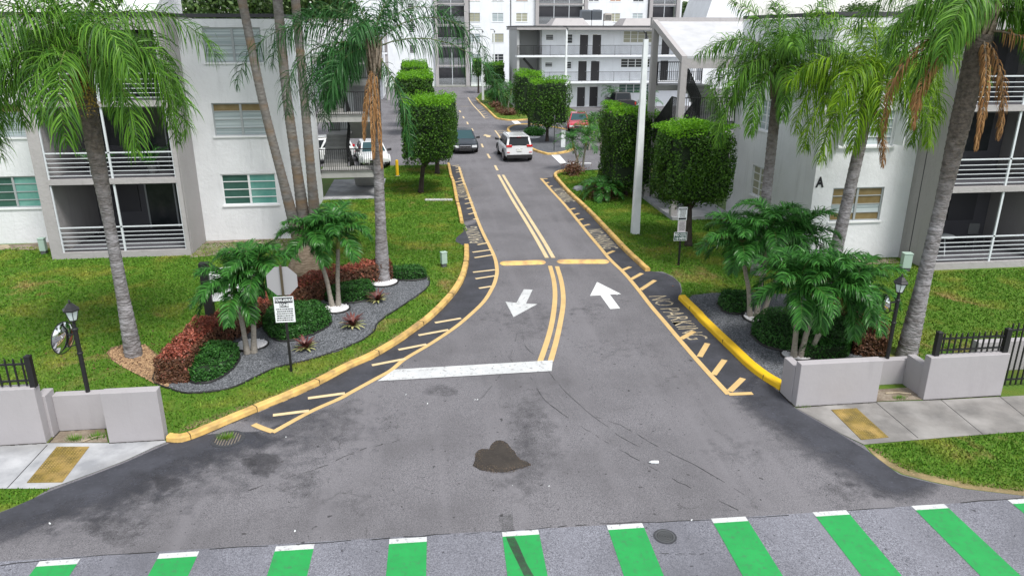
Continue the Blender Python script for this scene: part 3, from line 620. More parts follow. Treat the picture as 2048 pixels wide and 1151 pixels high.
# ================================================================ LAMPS WITH MIRROR
def lantern(lab, px, top, Yw, zb, mirror=None):
    X, Y, Zt = AY(top[0], top[1], Yw); Xb = AY(px[0], px[1], Yw)[0]; H = Zt-zb
    rt = root('street_lamp', lab, 'lamp post', (Xb, Yw, zb), 'black lantern posts on the walls'); s = H/1.9
    m = MB(); m.lathe((Xb, Yw, zb), [(.045, 0), (.045, H-.62), (.034, H-.6), (.034, H-.45), (.05, H-.44), (.03, H-.41)], 12)
    for z in (H*.42, H-.66): m.lathe((Xb, Yw, zb+z), [(.05, 0), (.06, .015), (.06, .04), (.05, .055)], 12)
    m.build('post', 'rail black', rt)
    zc = zb+H-.42
    m = MB(); m.lathe((Xb, Yw, zc), [(.075, 0), (.135, .21)], 6); m.build('glass', 'frosted', rt)
    m = MB()
    for k in range(6):
        a = k*math.pi/3; m.bar((Xb+.078*math.cos(a), Yw+.078*math.sin(a), zc), (Xb+.139*math.cos(a), Yw+.139*math.sin(a), zc+.21), .012)
    m.lathe((Xb, Yw, zc-.02), [(.05, -.02), (.085, 0), (.085, .015)], 6); m.build('cage', 'rail black', rt)
    m = MB(); m.lathe((Xb, Yw, zc+.21), [(.165, -.01), (.17, .015), (.125, .05), (.115, .07), (.05, .14), (.02, .15), (.018, .17), (.03, .18), (.018, .2), (.004, .23)], 6); m.build('lamp_cap', 'rail black', rt)
    return rt, Xb, zb, H
l1 = lantern('black lantern post carrying a round traffic mirror on the left wall', (176, 783), (134, 600), 14.95, .84)
l2 = lantern('black lantern post on the right wall between palms and fence', (1775, 713), (1803, 548), 14.98, .64)
def mirror(lab, c, r_, az, tilt, post):
    rt = root('traffic_mirror', lab, 'traffic mirror', c)
    n = Vector((math.cos(az)*math.cos(tilt), math.sin(az)*math.cos(tilt), math.sin(tilt))); a = Vector((0, 0, 1)).cross(n).normalized(); b = n.cross(a)
    V = []; F = []; K = 24
    for k, (f, d) in enumerate(((1, 0), (.85, .03), (.6, .062), (.3, .082))): V += [tuple(Vector(c)+(a*math.cos(2*math.pi*i/K)+b*math.sin(2*math.pi*i/K))*r_*f+n*d) for i in range(K)]
    V.append(tuple(Vector(c)+n*.09))
    for k in range(3): F += [(k*K+i, k*K+(i+1) % K, (k+1)*K+(i+1) % K, (k+1)*K+i) for i in range(K)]
    F += [(3*K+i, 3*K+(i+1) % K, 4*K) for i in range(K)]
    npmesh('mirror_face', V, F, 'mirror', rt, smooth=True)
    m = MB(); P = [Vector(c)+(a*math.cos(2*math.pi*i/K)+b*math.sin(2*math.pi*i/K))*r_ for i in range(K+1)]; m.tube(P, .012, 6); m.build('rim', 'rail black', rt)
    V = [tuple(Vector(c)-n*.01+(a*math.cos(2*math.pi*i/K)+b*math.sin(2*math.pi*i/K))*r_) for i in range(K)]; npmesh('back_plate', V, [tuple(range(K-1, -1, -1))], 'utility dark', rt)
    m = MB(); m.bar(Vector(c)-n*.02, post, .03); m.bar(Vector(c)-n*.02-b*r_*.7, Vector(post)-Vector((0, 0, .25)), .02); m.build('bracket', 'rail black', rt)
x, y, z = AY(126, 675, 14.85); mirror('round convex traffic mirror below the left lantern', (x, y, z), .33, R(-14), R(-4), (l1[1], 14.95, z+.05))
x, y, z = AY(1772, 607, 14.85); mirror('round traffic mirror seen nearly edge on beside the right lantern', (x, y, z), .22, R(172), R(-6), (l2[1], 14.98, z))
# ================================================================ SIGNS
def octa(c, r_, y0, y1):
    P = [(c[0]+r_*math.cos(R(22.5+45*k)), c[1]+r_*math.sin(R(22.5+45*k))) for k in range(8)]
    return [(p[0], y0, p[1]) for p in P]+[(p[0], y1, p[1]) for p in P], [tuple(range(7, -1, -1)), tuple(range(8, 16))]+[(i, (i+1) % 8, (i+1) % 8+8, i+8) for i in range(8)]
Ys = 17.28; Xs = G(583, 742)[0]
rt = root('stop_sign', 'octagonal stop sign seen from its bare grey back above the white tow away notice', 'road sign', (Xs, Ys, 0))
m = MB(); V, F = octa((Xs+.0, 2.36), .385, Ys+.03, Ys+.034); F = [f[::-1] for f in F]; m.add(V, F); m.build('sign_plate', 'sign back', rt)
m = MB(); V, F = octa((Xs+.0, 2.36), .38, Ys+.036, Ys+.038); F = [f[::-1] for f in F]; m.add(V, F); pm('sign red', (.5, .02, .02)); m.build('sign_face', 'sign red', rt)
m = MB(); m.bar((Xs, Ys, 0), (Xs, Ys, 1.9), .055); m.build('post', 'rail black', rt)
m = MB(); m.bar((Xs, Ys, 1.9), (Xs, Ys, 2.76), .05); m.build('post', 'post brown', rt)['label'] = 'rusty brown upper post'
def textpart(name, s, size, x, y, z, rt, mat, sx=1., bold=0., center=True, ang=0.):
    ax = (math.cos(ang), math.sin(ang), 0)
    V, F = textmesh(s, size, ax, (0, 0, 1), (0, 0, 0), font_bold=bold, sx=sx)
    L = max(Vector(v).dot(Vector(ax)) for v in V); o = Vector((x, y, z))-(Vector(ax)*L/2 if center else Vector((0, 0, 0)))
    return npmesh(name, [tuple(v+o) for v in V], F, mat, rt)
rt = root('tow_away_sign', 'white notice with black tow away zone heading on the stop sign post', 'notice sign', (Xs, Ys, 1.35))
zc, hw, hh = 1.66, .235, .33
m = MB(); m.box(Xs-hw, Xs+hw, Ys-.045, Ys-.04, zc-hh, zc+hh); bevel(m.build('sign_plate', 'sign white', rt), .002)
m = MB(); m.box(Xs-hw+.025, Xs+hw-.025, Ys-.048, Ys-.0455, zc+.17, zc+hh-.025); m.box(Xs-.11, Xs+.11, Ys-.048, Ys-.0455, zc+.06, zc+.17); m.build('heading_panel', 'sign black', rt)
textpart('heading', 'TOW-AWAY', .105, Xs, Ys-.050, zc+.205, rt, 'sign white', .72, .004); textpart('heading', 'ZONE', .11, Xs, Ys-.050, zc+.085, rt, 'sign white', .75, .004)
def scribble(rt, x0, x1, y, z0, z1, rows, mat, name='small_print', rng=random.Random(4)):
    m = MB(); dz = (z1-z0)/rows
    for k in range(rows):
        z = z1-(k+.5)*dz; x = x0+rng.uniform(0, .03)
        while x < x1-.02:
            w_ = min(rng.uniform(.012, .05), x1-x); m.box(x, x+w_, y-.001, y, z-dz*.25, z+dz*.25); x += w_+rng.uniform(.006, .012)
    o = m.build(name, mat, rt); o['kind'] = 'stuff'; return o
scribble(rt, Xs-hw+.03, Xs+hw-.03, Ys-.046, zc-hh+.03, zc+.04, 6, 'sign black')
Xr, Yr = 8.96, 24.72
rt = root('notice_sign', 'black post with two white notices above a dark green speed limit sign', 'notice sign', (Xr, Yr, 0))
m = MB(); m.bar((Xr, Yr, 0), (Xr, Yr, 2.12), .06); m.build('post', 'rail black', rt)
m = MB(); m.box(Xr-.16, Xr+.16, Yr-.04, Yr-.036, 1.67, 2.15); m.build('upper_notice', 'sign white', rt)
for z_ in (2.05, 1.70): m = MB(); m.box(Xr-.135, Xr+.135, Yr-.043, Yr-.0405, z_, z_+.065); m.build('black_band', 'sign black', rt)
scribble(rt, Xr-.11, Xr+.11, Yr-.041, 1.79, 2.03, 6, 'sign black'); scribble(rt, Xr-.11, Xr+.11, Yr-.0445, 2.065, 2.105, 1, 'sign white', 'band_print')
m = MB(); m.box(Xr-.15, Xr+.15, Yr-.04, Yr-.036, 1.25, 1.655); m.build('lower_notice', 'sign pink', rt)
scribble(rt, Xr-.11, Xr+.11, Yr-.041, 1.30, 1.62, 8, 'utility dark')
m = MB(); m.box(Xr-.26, Xr+.22, Yr-.046, Yr-.0415, .93, 1.25); m.build('speed_panel', 'frame white', rt)
m = MB(); m.box(Xr-.245, Xr+.205, Yr-.049, Yr-.0465, .945, 1.235); m.build('green_panel', 'sign green', rt)
textpart('words', 'NO', .15, Xr-.16, Yr-.051, 1.105, rt, 'sign white', .8, .004); textpart('words', '10 MPH', .14, Xr-.02, Yr-.051, .97, rt, 'sign white', .85, .004)
scribble(rt, Xr-.05, Xr+.19, Yr-.050, 1.09, 1.22, 2, 'sign white')
# entrance name board
rt = root('name_board', 'white name board lettered EC on a thick black post behind the left palm', 'sign board', (-6.2, 20.5, 0))
m = MB(); m.box(-6.33, -6.10, 20.4, 20.62, 0, 1.93); m.build('post', 'rail black', rt)
an = R(14); ux, uy = math.cos(an), math.sin(an)
m = MB(); p0 = Vector((-6.10, 20.5, 0)); q0 = p0+Vector((ux, uy, 0))*1.25
m.bar((p0.x, p0.y, 1.27), (q0.x, q0.y, 1.27), .05, .95); m.build('board', 'sign white', rt)
textpart('lettering', 'EC S', .26, p0.x+ux*.05+.04*uy, p0.y+uy*.05-.035, 1.15, rt, 'sign black', 1.15, .006, center=False, ang=an)
m = MB(); m.box(q0.x, q0.x+.16, q0.y-.1, q0.y+.1, 0, 1.9); m.build('post', 'rail black', rt)
# utility boxes
def ubox(lab, c, w_, d, h, rz=0.):
    rt = root('utility_box', lab, 'utility box', (*c, 0), 'green utility boxes on the lawns', rz)
    ORG[rt.name] = np.array((0, 0, 0.)); m = MB(); m.box(-w_/2, w_/2, -d/2, d/2, .12, h); o = bevel(m.build('housing', 'utility green', rt), .015)
    m = MB(); m.box(-w_/2-.012, w_/2+.012, -d/2-.012, d/2+.012, h, h+.04); bevel(m.build('lid', 'utility green', rt), .01)
    m = MB(); m.box(-w_/2+.02, w_/2-.02, -d/2+.02, d/2-.02, 0, .12); m.build('base', 'utility dark', rt)
ubox('small pale green utility box on the lawn by the kerb curve', G(888, 533), .21, .16, .52, .4)
ubox('pale green utility box against the left apartment wall', G(89, 507), .22, .2, .58)
ubox('pale green utility box beside the leaning trunk by building A', G(1809, 541), .3, .25, .62, -.2)
# ================================================================ PLANTING BEDS
gb = GP((337, 777), (375, 787), (400, 787), (437, 782), (475, 772), (511, 755), (527, 745), (555, 735), (592, 727), (630, 717), (680, 702), (712, 687), (738, 672), (750, 660), (757, 645), (772, 630), (805, 612), (830, 597), (848, 582), (859, 567), (855, 556), (838, 550), (790, 552), (720, 556), (600, 590), (500, 625), (420, 680), (350, 740), (310, 765))
sheet('gravel_bed', gb, .02, 'gravel')
ed = smooth_line(GP((311, 745), (306, 758), (312, 768), (337, 777), (375, 787), (437, 782), (475, 772), (511, 755), (555, 735), (630, 717), (712, 687), (738, 672), (750, 660), (757, 645), (805, 612), (848, 582), (859, 567), (857, 554)), 4)
m = MB(); m.tube([(p[0], p[1], .025) for p in ed], .022, 6); tag(m.build('bed_edging', 'edging'), 'thin black edging strip around the left gravel bed', 'edging')
gr_ = GP((1376, 600), (1384, 591), (1420, 587), (1470, 585), (1600, 590), (1720, 640), (1775, 690), (1760, 712), (1700, 716), (1620, 722), (1590, 722), (1577, 735), (1562, 760), (1530, 742), (1497, 721), (1467, 690), (1400, 621))
sheet('gravel_bed', gr_, .02, 'gravel')
sheet('mulch_bed', GP((214, 706), (222, 696), (245, 690), (290, 690), (330, 720), (345, 745), (336, 776), (310, 768), (280, 752), (245, 735), (225, 722)), .024, 'mulch')
sheet('mulch_bed', smooth_line(GP((105, 497), (118, 480), (60, 488), (0, 490), (0, 498), (60, 500), (105, 497)), 2)[:-1], .016, 'dirt')
sheet('dirt_strip', GP((416, 482), (560, 477), (600, 480), (600, 498), (480, 505), (380, 516), (385, 500)), .014, 'dirt')
sheet('dirt_strip', GP((1640, 524), (1790, 517), (1800, 526), (1650, 534)), .014, 'dirt')
sheet('concrete_slab', GP((850, 398), (905, 398), (905, 402), (850, 402)), .03, 'concrete light')
# scattered stones: gravel
def stones(name, poly, n, size, mat, z, kind='stuff'):
    P = np.array(poly); lo, hi = P.min(0), P.max(0); xs = RNG.uniform(lo[0], hi[0], n*4); ys = RNG.uniform(lo[1], hi[1], n*4); k = inpoly(xs, ys, poly); xs, ys = xs[k][:n], ys[k][:n]; n = len(xs)
    base = np.array([[1, 0, 0], [-.5, .87, 0], [-.5, -.87, 0], [0, 0, .8]]); s = size*RNG.uniform(.5, 1.2, (n, 1, 1)); a = RNG.uniform(0, 6.28, n)
    rot = np.stack([np.stack([np.cos(a), -np.sin(a), 0*a], 1), np.stack([np.sin(a), np.cos(a), 0*a], 1), np.stack([0*a, 0*a, 0*a+1], 1)], 1)
    V = np.einsum('nij,kj->nki', rot, base)*s+np.stack([xs, ys, np.full(n, z)], 1)[:, None, :]
    F = np.array([[0, 1, 3], [1, 2, 3], [2, 0, 3]])[None]+4*np.arange(n)[:, None, None]
    return tag(npmesh(name, V.reshape(-1, 3), F.reshape(-1, 3), mat), kind=kind)
stones('gravel', gb, 15000, .022, 'grey stone', .02); stones('gravel', gr_, 11000, .022, 'grey stone', .02)
stones('wood_chips', GP((214, 706), (245, 690), (290, 690), (345, 745), (336, 776), (310, 768), (280, 752), (225, 722)), 2500, .03, 'chips', .024)
pm('roof white', (.50, .51, .53), (.42, .43, .45), 1.5, rough=.9)
pm('balcony dark', (.05, .05, .06), rough=.6)
pm('ac grey', (.12, .14, .17), rough=.6); pm('ac beige', (.50, .46, .42), rough=.6); pm('grey inner', (.42, .43, .44), rough=.9); pm('landing grey', (.40, .40, .39), (.32, .32, .31), 2, rough=.9)
# ================================================================ BUILDINGS
def wallgrid(a0, a1, z0, z1, holes, th, f, m=None):
    """wall in plan axis a and height z with rectangular openings; f(a, d, z) -> world, d = depth into the wall"""
    m = m or MB(); A = sorted({a0, a1, *[h[0] for h in holes], *[h[1] for h in holes]}); Z = sorted({z0, z1, *[h[2] for h in holes], *[h[3] for h in holes]})
    A = [a for a in A if a0 <= a <= a1]; Z = [z for z in Z if z0 <= z <= z1]
    sol = {}
    for i in range(len(A)-1):
        for j in range(len(Z)-1):
            ca, cz = (A[i]+A[i+1])/2, (Z[j]+Z[j+1])/2
            sol[i, j] = not any(h[0] < ca < h[1] and h[2] < cz < h[3] for h in holes)
    for (i, j), s_ in sol.items():
        if not s_: continue
        x0, x1, y0, y1 = A[i], A[i+1], Z[j], Z[j+1]
        m.add([f(x0, 0, y0), f(x1, 0, y0), f(x1, 0, y1), f(x0, 0, y1)], [(0, 1, 2, 3)])
        m.add([f(x0, th, y0), f(x1, th, y0), f(x1, th, y1), f(x0, th, y1)], [(3, 2, 1, 0)])
        for (di, dj, p, q) in ((-1, 0, (x0, y0), (x0, y1)), (1, 0, (x1, y1), (x1, y0)), (0, -1, (x1, y0), (x0, y0)), (0, 1, (x0, y1), (x1, y1))):
            if not sol.get((i+di, j+dj), False):
                m.add([f(p[0], 0, p[1]), f(q[0], 0, q[1]), f(q[0], th, q[1]), f(p[0], th, p[1])], [(0, 1, 2, 3)])
    return m
def window(rt, f, a0, a1, z0, z1, cols, rows, cells, frame='frame', fw=.05, sill=True, d=.07, awn=False):
    """frame bars, one pane mesh (one material per cell) and sill as parts and sub-part"""
    m = MB()
    def fbox(m, x0, x1, d0, d1, y0, y1):
        P = [f(x, dd, y) for y in (y0, y1) for (x, dd) in ((x0, d0), (x1, d0), (x1, d1), (x0, d1))]
        m.add(P, [(0, 3, 2, 1), (4, 5, 6, 7), (0, 1, 5, 4), (1, 2, 6, 5), (2, 3, 7, 6), (3, 0, 4, 7)])
    fbox(m, a0, a1, d-.02, d+.03, z1-fw, z1); fbox(m, a0, a1, d-.02, d+.03, z0, z0+fw)
    fbox(m, a0, a0+fw, d-.021, d+.03, z0+fw, z1-fw); fbox(m, a1-fw, a1, d-.021, d+.03, z0+fw, z1-fw)
    for i in range(1, cols): c = a0+(a1-a0)*i/cols; fbox(m, c-fw*.8, c+fw*.8, d-.03, d+.03, z0+fw, z1-fw)
    for j in range(1, rows): c = z0+(z1-z0)*j/rows; fbox(m, a0+fw, a1-fw, d-.012, d+.02, c-.016, c+.016)
    w_ = m.build('window', frame, rt)
    m = MB(); ms = []
    for i in range(cols):
        for j in range(rows):
            k = cells[j][i] if isinstance(cells, list) else cells
            if k not in ms: ms.append(k)
            m.cur = ms.index(k); x0, x1 = a0+(a1-a0)*i/cols, a0+(a1-a0)*(i+1)/cols; y1, y0 = z1-(z1-z0)*j/rows, z1-(z1-z0)*(j+1)/rows
            t = .03 if awn else 0
            m.add([f(x0, d+.012-t, y0), f(x1, d+.012-t, y0), f(x1, d+.014, y1), f(x0, d+.014, y1)], [(0, 1, 2, 3)])
    m.build('pane', ms, w_)
    if sill: m = MB(); fbox(m, a0-.06, a1+.06, -.05, d-.022, z0-.06, z0-.001); m.build('sill', 'frame white', w_)
    return w_
def rbox(m, f, a0, a1, d0, d1, z0, z1):
    P = [f(x, dd, y) for y in (z0, z1) for (x, dd) in ((a0, d0), (a1, d0), (a1, d1), (a0, d1))]
    m.add(P, [(0, 3, 2, 1), (4, 5, 6, 7), (0, 1, 5, 4), (1, 2, 6, 5), (2, 3, 7, 6), (3, 0, 4, 7)]); return m
M_inner2 = stucco('breezeway wall', (.36, .36, .37))
BW, BB, BG, BC = 'blind white', 'blind brown', 'blind grey', 'blind cream'
ST = 2.72
def apartment(lab, ox, oy, s, yb, pats, sidewin, stair_y, fe):
    """s=+1: the block runs to +X from its road corner ox; u away from the road, v to the back"""
    rt = root('apartment_building', lab, 'apartment block', (ox, oy, 0))
    def flip(P): return P
    fF = (lambda u, d, z: (ox+s*u, oy+d, z)); fS = (lambda v, d, z: (ox+s*d, oy+v, z))
    RT = 8.42
    wz = [(1.44+ST*k, 2.68+ST*k) for k in range(3)]
    m = wallgrid(0, 3.75, 0, RT, [(.76, 2.86 if s < 0 else 2.72, a, b) for a, b in wz], .2, fF); o = m.build('front_wall', M_stucco, rt)
    sw = [(3.75, 5.1, a, b) for a, b in wz[:3]] if sidewin else []
    m = wallgrid(.2, 7.5, 0, RT, sw, .2, fS); m.build('side_wall', M_stucco, rt)
    u1 = 2.86 if s < 0 else 2.72
    for k, (a, b) in enumerate(wz):
        p, fr = pats[k]; window(rt, fF, .76, u1, a, b, 2, 4, p, fr)
    if sidewin:
        for k, (a, b) in enumerate(wz): window(rt, fS, 3.75, 5.1, a, b, 2, 4, BC if k == 0 else BW, 'frame white')
    # balcony block
    ub, ue, fy = 3.75, 8.7, -fe
    fB = lambda u, d, z: (ox+s*u, oy+fy+d, z)
    ops = [(ub+.15, ue-.40, .24+ST*k, 2.76+ST*k if k < 2 else 8.04) for k in range(3)]
    ops = [(a, b, c, (2.76+ST*k) if k < 2 else 8.04) for k, (a, b, c, d_) in enumerate(ops)]
    m = wallgrid(ub, ue, 0, RT+.05, ops, .16, fB); m.build('balcony_front', M_fin, rt)
    m = MB(); rbox(m, fF, ub-.02, ub+.148, fy+.162, 2.1, 0, RT+.05); m.build('fin_wall', M_fin, rt)
    m = MB(); rbox(m, fF, ue-.38, ue, fy+.162, 2.1, 0, RT+.05); m.build('fin_wall', M_fin, rt)
    m = MB()
    for k in range(4): rbox(m, fF, ub+.15, ue-.39, fy+.163, 2.1, (-.02+ST*k if k else 0), (.22+ST*k if k else .2))
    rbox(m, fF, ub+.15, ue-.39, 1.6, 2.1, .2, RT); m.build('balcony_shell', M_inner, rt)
    for k in range(3):
        z = .24+ST*k; um = (ub+ue)/2-.12
        b = root('balcony', None, None); b.parent = rt; b.location = (0, 0, 0); ORG[b.name] = ORG[rt.name]; b.pop('category', None)
        m = MB(); rbox(m, fB, um-.035, um+.035, .05, .11, z, z+2.5); m.build('post', 'rail white', b)
        rl = MB(); rbox(rl, fB, ub+.15, ue-.4, .05, .09, z+.90, z+.945)
        for j in range(5): rbox(rl, fB, ub+.15, ue-.4, .06, .09, z+.10+j*.155, z+.122+j*.155)
        rbox(rl, fB, ue-.45, ue-.4, .04, .1, z, z+2.5); rbox(rl, fB, ub+.15, ub+.19, .04, .1, z, z+2.5); rl.build('railing', 'rail white', b)
        dr = MB(); rbox(dr, fF, ub+.3, um+.2, 1.55, 1.595, z+.0, z+2.15); dr.build('sliding_door', 'glass dark', b)
        dr = MB()
        for q in (ub+.3, (ub+.3+um+.2)/2, um+.2): rbox(dr, fF, q-.03, q+.03, 1.52, 1.56, z, z+2.2)
        rbox(dr, fF, ub+.3, um+.2, 1.52, 1.56, z+2.15, z+2.22); dr.build('door_frame', 'frame', b)
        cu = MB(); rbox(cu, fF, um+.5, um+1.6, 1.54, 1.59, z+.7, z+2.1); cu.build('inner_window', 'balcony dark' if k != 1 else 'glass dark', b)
    # outer facade wing, roof
    m = wallgrid(ue, 16, 0, RT, [(9.75, 11.85, a, b) for a, b in wz], .2, lambda u, d, z: (ox+s*u, oy+.5+d, z)); m.build('wing_wall', M_stucco, rt)
    for k, (a, b) in enumerate(wz): window(rt, lambda u, d, z: (ox+s*u, oy+.5+d, z), 9.75, 11.85, a, b, 2, 4, [[['glass teal', 'glass green'] if s < 0 else ['glass green', 'glass teal']]*4, [[BB, BB]]+[[BW, BW]]*3, BW][k], 'frame')
    m = MB(); rbox(m, fF, .2, 16, .25, 7.3, RT-.25, RT-.02); m.build('roof', 'roof', rt)
    m = MB()
    for (a0, a1, d0, d1) in ((-.04, 3.72, -.04, .24), (-.04, .24, .241, 7.5), (ub-.04, ue+.04, fy-.04, fy+.2), (ue+.04, 16, .46, .74)): rbox(m, fF, a0, a1, d0, d1, RT+.051, RT+.18)
    m.build('coping', 'coping', rt)
    m = wallgrid(.2, 16, 0, RT-.3, [], .2, lambda u, d, z: (ox+s*u, oy+7.3+d, z)); m.build('back_wall', M_stucco, rt)
    # ------- open stair with shed roof at the road end
    sy = stair_y; ui, uo = 0.0, -2.6; cy = -.78 if s > 0 else 0.; DE = 3.55+cy*.2; RD = 3.45
    fT = lambda u, d, z: (ox+s*u, sy+d, z)
    m = MB()
    rbox(m, fT, uo-.276, uo-.004, cy+.003, cy+.3, 0, 6.72); rbox(m, fT, uo-.276, uo-.004, RD, RD+.297, 0, 8.25)
    rbox(m, fT, uo-.058, ui+2, cy+.004, cy+.22, 6.5, 6.97)
    P = [fT(uo-.28, cy, 6.7), fT(uo-.28, cy, 7.0), fT(uo-.28, RD+.2, 8.5), fT(uo-.28, RD+.2, 8.2), fT(uo-.06, cy, 6.7), fT(uo-.06, cy, 7.0), fT(uo-.06, RD+.2, 8.5), fT(uo-.06, RD+.2, 8.2)]
    m.add(P, [(0, 1, 2, 3), (7, 6, 5, 4), (0, 4, 5, 1), (1, 5, 6, 2), (2, 6, 7, 3), (3, 7, 4, 0)])
    rbox(m, fT, uo-.28, ui+2, RD+.301, RD+.6, 8.1, 8.6); m.build('stair_frame', M_fin, rt)
    m = MB(); P = [fT(uo-.05, cy, 7.0), fT(ui+2, cy, 7.0), fT(ui+2, RD+.3, 8.42), fT(uo-.05, RD+.3, 8.42), fT(uo-.05, cy, 6.9), fT(ui+2, cy, 6.9), fT(ui+2, RD+.3, 8.3), fT(uo-.05, RD+.3, 8.3)]
    m.add(P, [(0, 1, 2, 3), (7, 6, 5, 4), (0, 4, 5, 1), (1, 5, 6, 2), (2, 6, 7, 3), (3, 7, 4, 0)]); m.build('stair_roof', 'roof white', rt)
    m = MB(); rbox(m, fT, uo-.28, ui+.0, cy-.25 if s > 0 else 0, 5.2, 0, .14 if s > 0 else .05); m.build('entry_slab', 'concrete', rt)
    for k in range(2):
        zh = 1.46+ST*k
        m = MB(); rbox(m, fT, uo, ui+.0, .02, 1.05, zh-.37, zh); m.build('landing', 'landing grey', rt)
        m = MB(); rbox(m, fT, uo, ui+.0, 3.4, 4.5, zh+1.36-.25, zh+1.36-.001); m.build('landing', 'landing grey', rt)
        def flight(u0, u1, v0, z0, v1, z1, n=8):
            m = MB()
            for i in range(n):
                a, b = v0+(v1-v0)*i/n, v0+(v1-v0)*(i+1)/n; z = z0+(z1-z0)*(i+1)/n
                rbox(m, fT, u0, u1, min(a, b), max(a, b)+.03, z-.2, z)
            m.build('stair_flight', 'landing grey', rt)
        flight(uo+.05, uo+1.22, 3.4, zh-1.36, 1.05, zh, 8); flight(uo+1.38, ui-.02, 1.05, zh, 3.4, zh+1.36, 8)
        def rail(p, q, h=1.02, st=.10, ff=fT):
            m = MB(); P = [np.array(p, float), np.array(q, float)]; L = np.linalg.norm(P[1]-P[0]); n = max(2, int(L/st))
            m.bar(ff(p[0], p[1], p[2]+h), ff(q[0], q[1], q[2]+h), .045); m.bar(ff(p[0], p[1], p[2]+.1), ff(q[0], q[1], q[2]+.1), .03)
            for i in range(n+1):
                c = P[0]+(P[1]-P[0])*i/n; w_ = .045 if i in (0, n) else .022; m.bar(ff(c[0], c[1], c[2]+(0 if i in (0, n) else .1)), ff(c[0], c[1], c[2]+h), w_, w_)
            m.build('stair_railing', 'rail black', rt)
        rail((uo+.02, -.03, zh-.1), (ui-.02, -.03, zh-.1), 1.15)
        rail((uo+1.25, 1.05, zh), (uo+1.25, 3.4, zh-1.36)); rail((uo+.02, 1.05, zh), (uo+.02, 3.4, zh-1.36)); rail((uo+1.36, 1.05, zh), (uo+1.36, 3.4, zh+1.36))
        rail((uo+.02, 3.4, zh+1.36), (uo+.02, 4.5, zh+1.36)); rail((uo+.02, 4.45, zh+1.36), (ui, 4.45, zh+1.36)); rail((uo+.02, .02, zh), (uo+.02, 1.0, zh))
    return rt
pm('landing grey', (.40, .40, .39), (.32, .32, .31), 2, rough=.9)
TEAL = [['glass teal', 'glass green']]*4
bl = apartment('left white three storey apartment block with grey framed balconies', -5.15, 30.1, -1, 0, [(TEAL, 'frame white'), ([[BB, BB]]+[[BW, BW]]*3, 'frame'), (BW, 'frame')], False, 37.4, 2.0)
ba = apartment('right white apartment block lettered A with grey balconies at the edge', 13.75, 24.75, 1, 0, [([[BB, BB], [BB, BB], [BW, BW], [BB, BB]], 'frame'), (BW, 'frame white'), (BW, 'frame')], True, 32.25, 1.65)
m = wallgrid(-5.15, -2.55, 2.45, 8.1, [(-4.6, -3.75, 2.75, 4.85), (-4.6, -3.75, 5.47, 7.5)], .18, lambda a, d, z: (a, 42.4+d, z)); m.build('breezeway_wall', M_inner2, bl)
for z in (2.75, 5.47): m = MB(); m.box(-4.6, -3.75, 42.5, 42.55, z, z+2.1); m.build('door', 'frame white', bl)
m = MB(); m.tube([(17.482, 24.2, 0.05), (17.482, 24.2, 8.3)], .018, 6); m.build('conduit', 'coping', ba)
# open casement leaves on A's middle window, letter A
m = MB()
for u in (14.48, 16.5): m.bar((u, 24.72, 4.86), (u+(-.1 if u < 15 else .1), 24.30, 4.86), .03, 1.3)
m.box(14.40, 16.6, 24.66, 24.70, 4.10, 4.16); m.build('window_shutters', 'frame white', ba)
textpart('building_letter', 'A', .50, 13.97, 24.73, 2.74, ba, 'sign black', .8, .022)
# ---------------------------------------------------------------- far three storey walkway block
def picketrail(rt, x0, x1, y, z, h=1.02, st=.125, mat='rail black', post=1.85, name='railing'):
    m = MB(); m.box(x0, x1, y-.02, y+.02, z+h-.04, z+h); m.box(x0, x1, y-.015, y+.015, z+.06, z+.09)
    n = int((x1-x0)/st)
    for i in range(n+1):
        x = x0+(x1-x0)*i/n; big = (i % int(post/st) == 0); m.box(x-(.025 if big else .011), x+(.025 if big else .011), y-.012, y+.012, z if big else z+.09, z+h-.04)
    return m.build(name, mat, rt)
P_ = [(-9.0, 28.2, 8.62), (-10.2, 28.2, 8.62), (-10.2, 31.5, 8.62), (-9.0, 31.5, 8.62), (-9.0, 31.5, 10.2), (-10.2, 31.5, 10.2)]
m = MB(); m.add(P_, [(0, 1, 2, 3), (0, 4, 5, 1), (3, 2, 5, 4), (0, 3, 4), (1, 5, 2)]); m.build('sloped_parapet', M_stucco, bl)
rt = root('walkway_building', 'white three storey block with black picket walkways and dark doors in the distance', 'apartment block', (18, 83, 0))
X0, X1, Yf, Yw_ = 10.1, 30.5, 81.6, 83.1
fw_ = lambda a, d, z: (a, Yw_+d, z)
wins = [(13.40, 14.25, 7.05, 7.65), (15.70, 16.35, 6.72, 7.68), (21.95, 25.2, 6.78, 8.0), (13.36, 14.2, 4.28, 4.78), (15.6, 16.3, 4.1, 4.85), (21.8, 25.1, 4.18, 5.12), (21.7, 25.1, 1.42, 2.42), (13.36, 14.2, 1.6, 2.1)]
doors = [(17.15, 18.06, 5.5, 7.62), (18.55, 19.5, 5.5, 7.64), (17.05, 18.0, 2.8, 4.9), (18.45, 19.42, 2.8, 4.9), (17.0, 17.9, .04, 2.15), (18.4, 19.35, .04, 2.18), (26.3, 27.2, 5.5, 7.6), (26.3, 27.2, 2.8, 4.9)]
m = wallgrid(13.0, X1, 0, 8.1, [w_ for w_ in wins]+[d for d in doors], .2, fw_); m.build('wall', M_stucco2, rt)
for i, (a, b, c, d) in enumerate(wins):
    big = b-a > 2; window(rt, fw_, a, b, c, d, 4 if big else 1, 3, ['blind cream', 'glass dark', 'glass green'][0 if i == 2 else (2 if i == 6 else 1)] if big else 'glass dark', 'frame white', .05, True, .06)
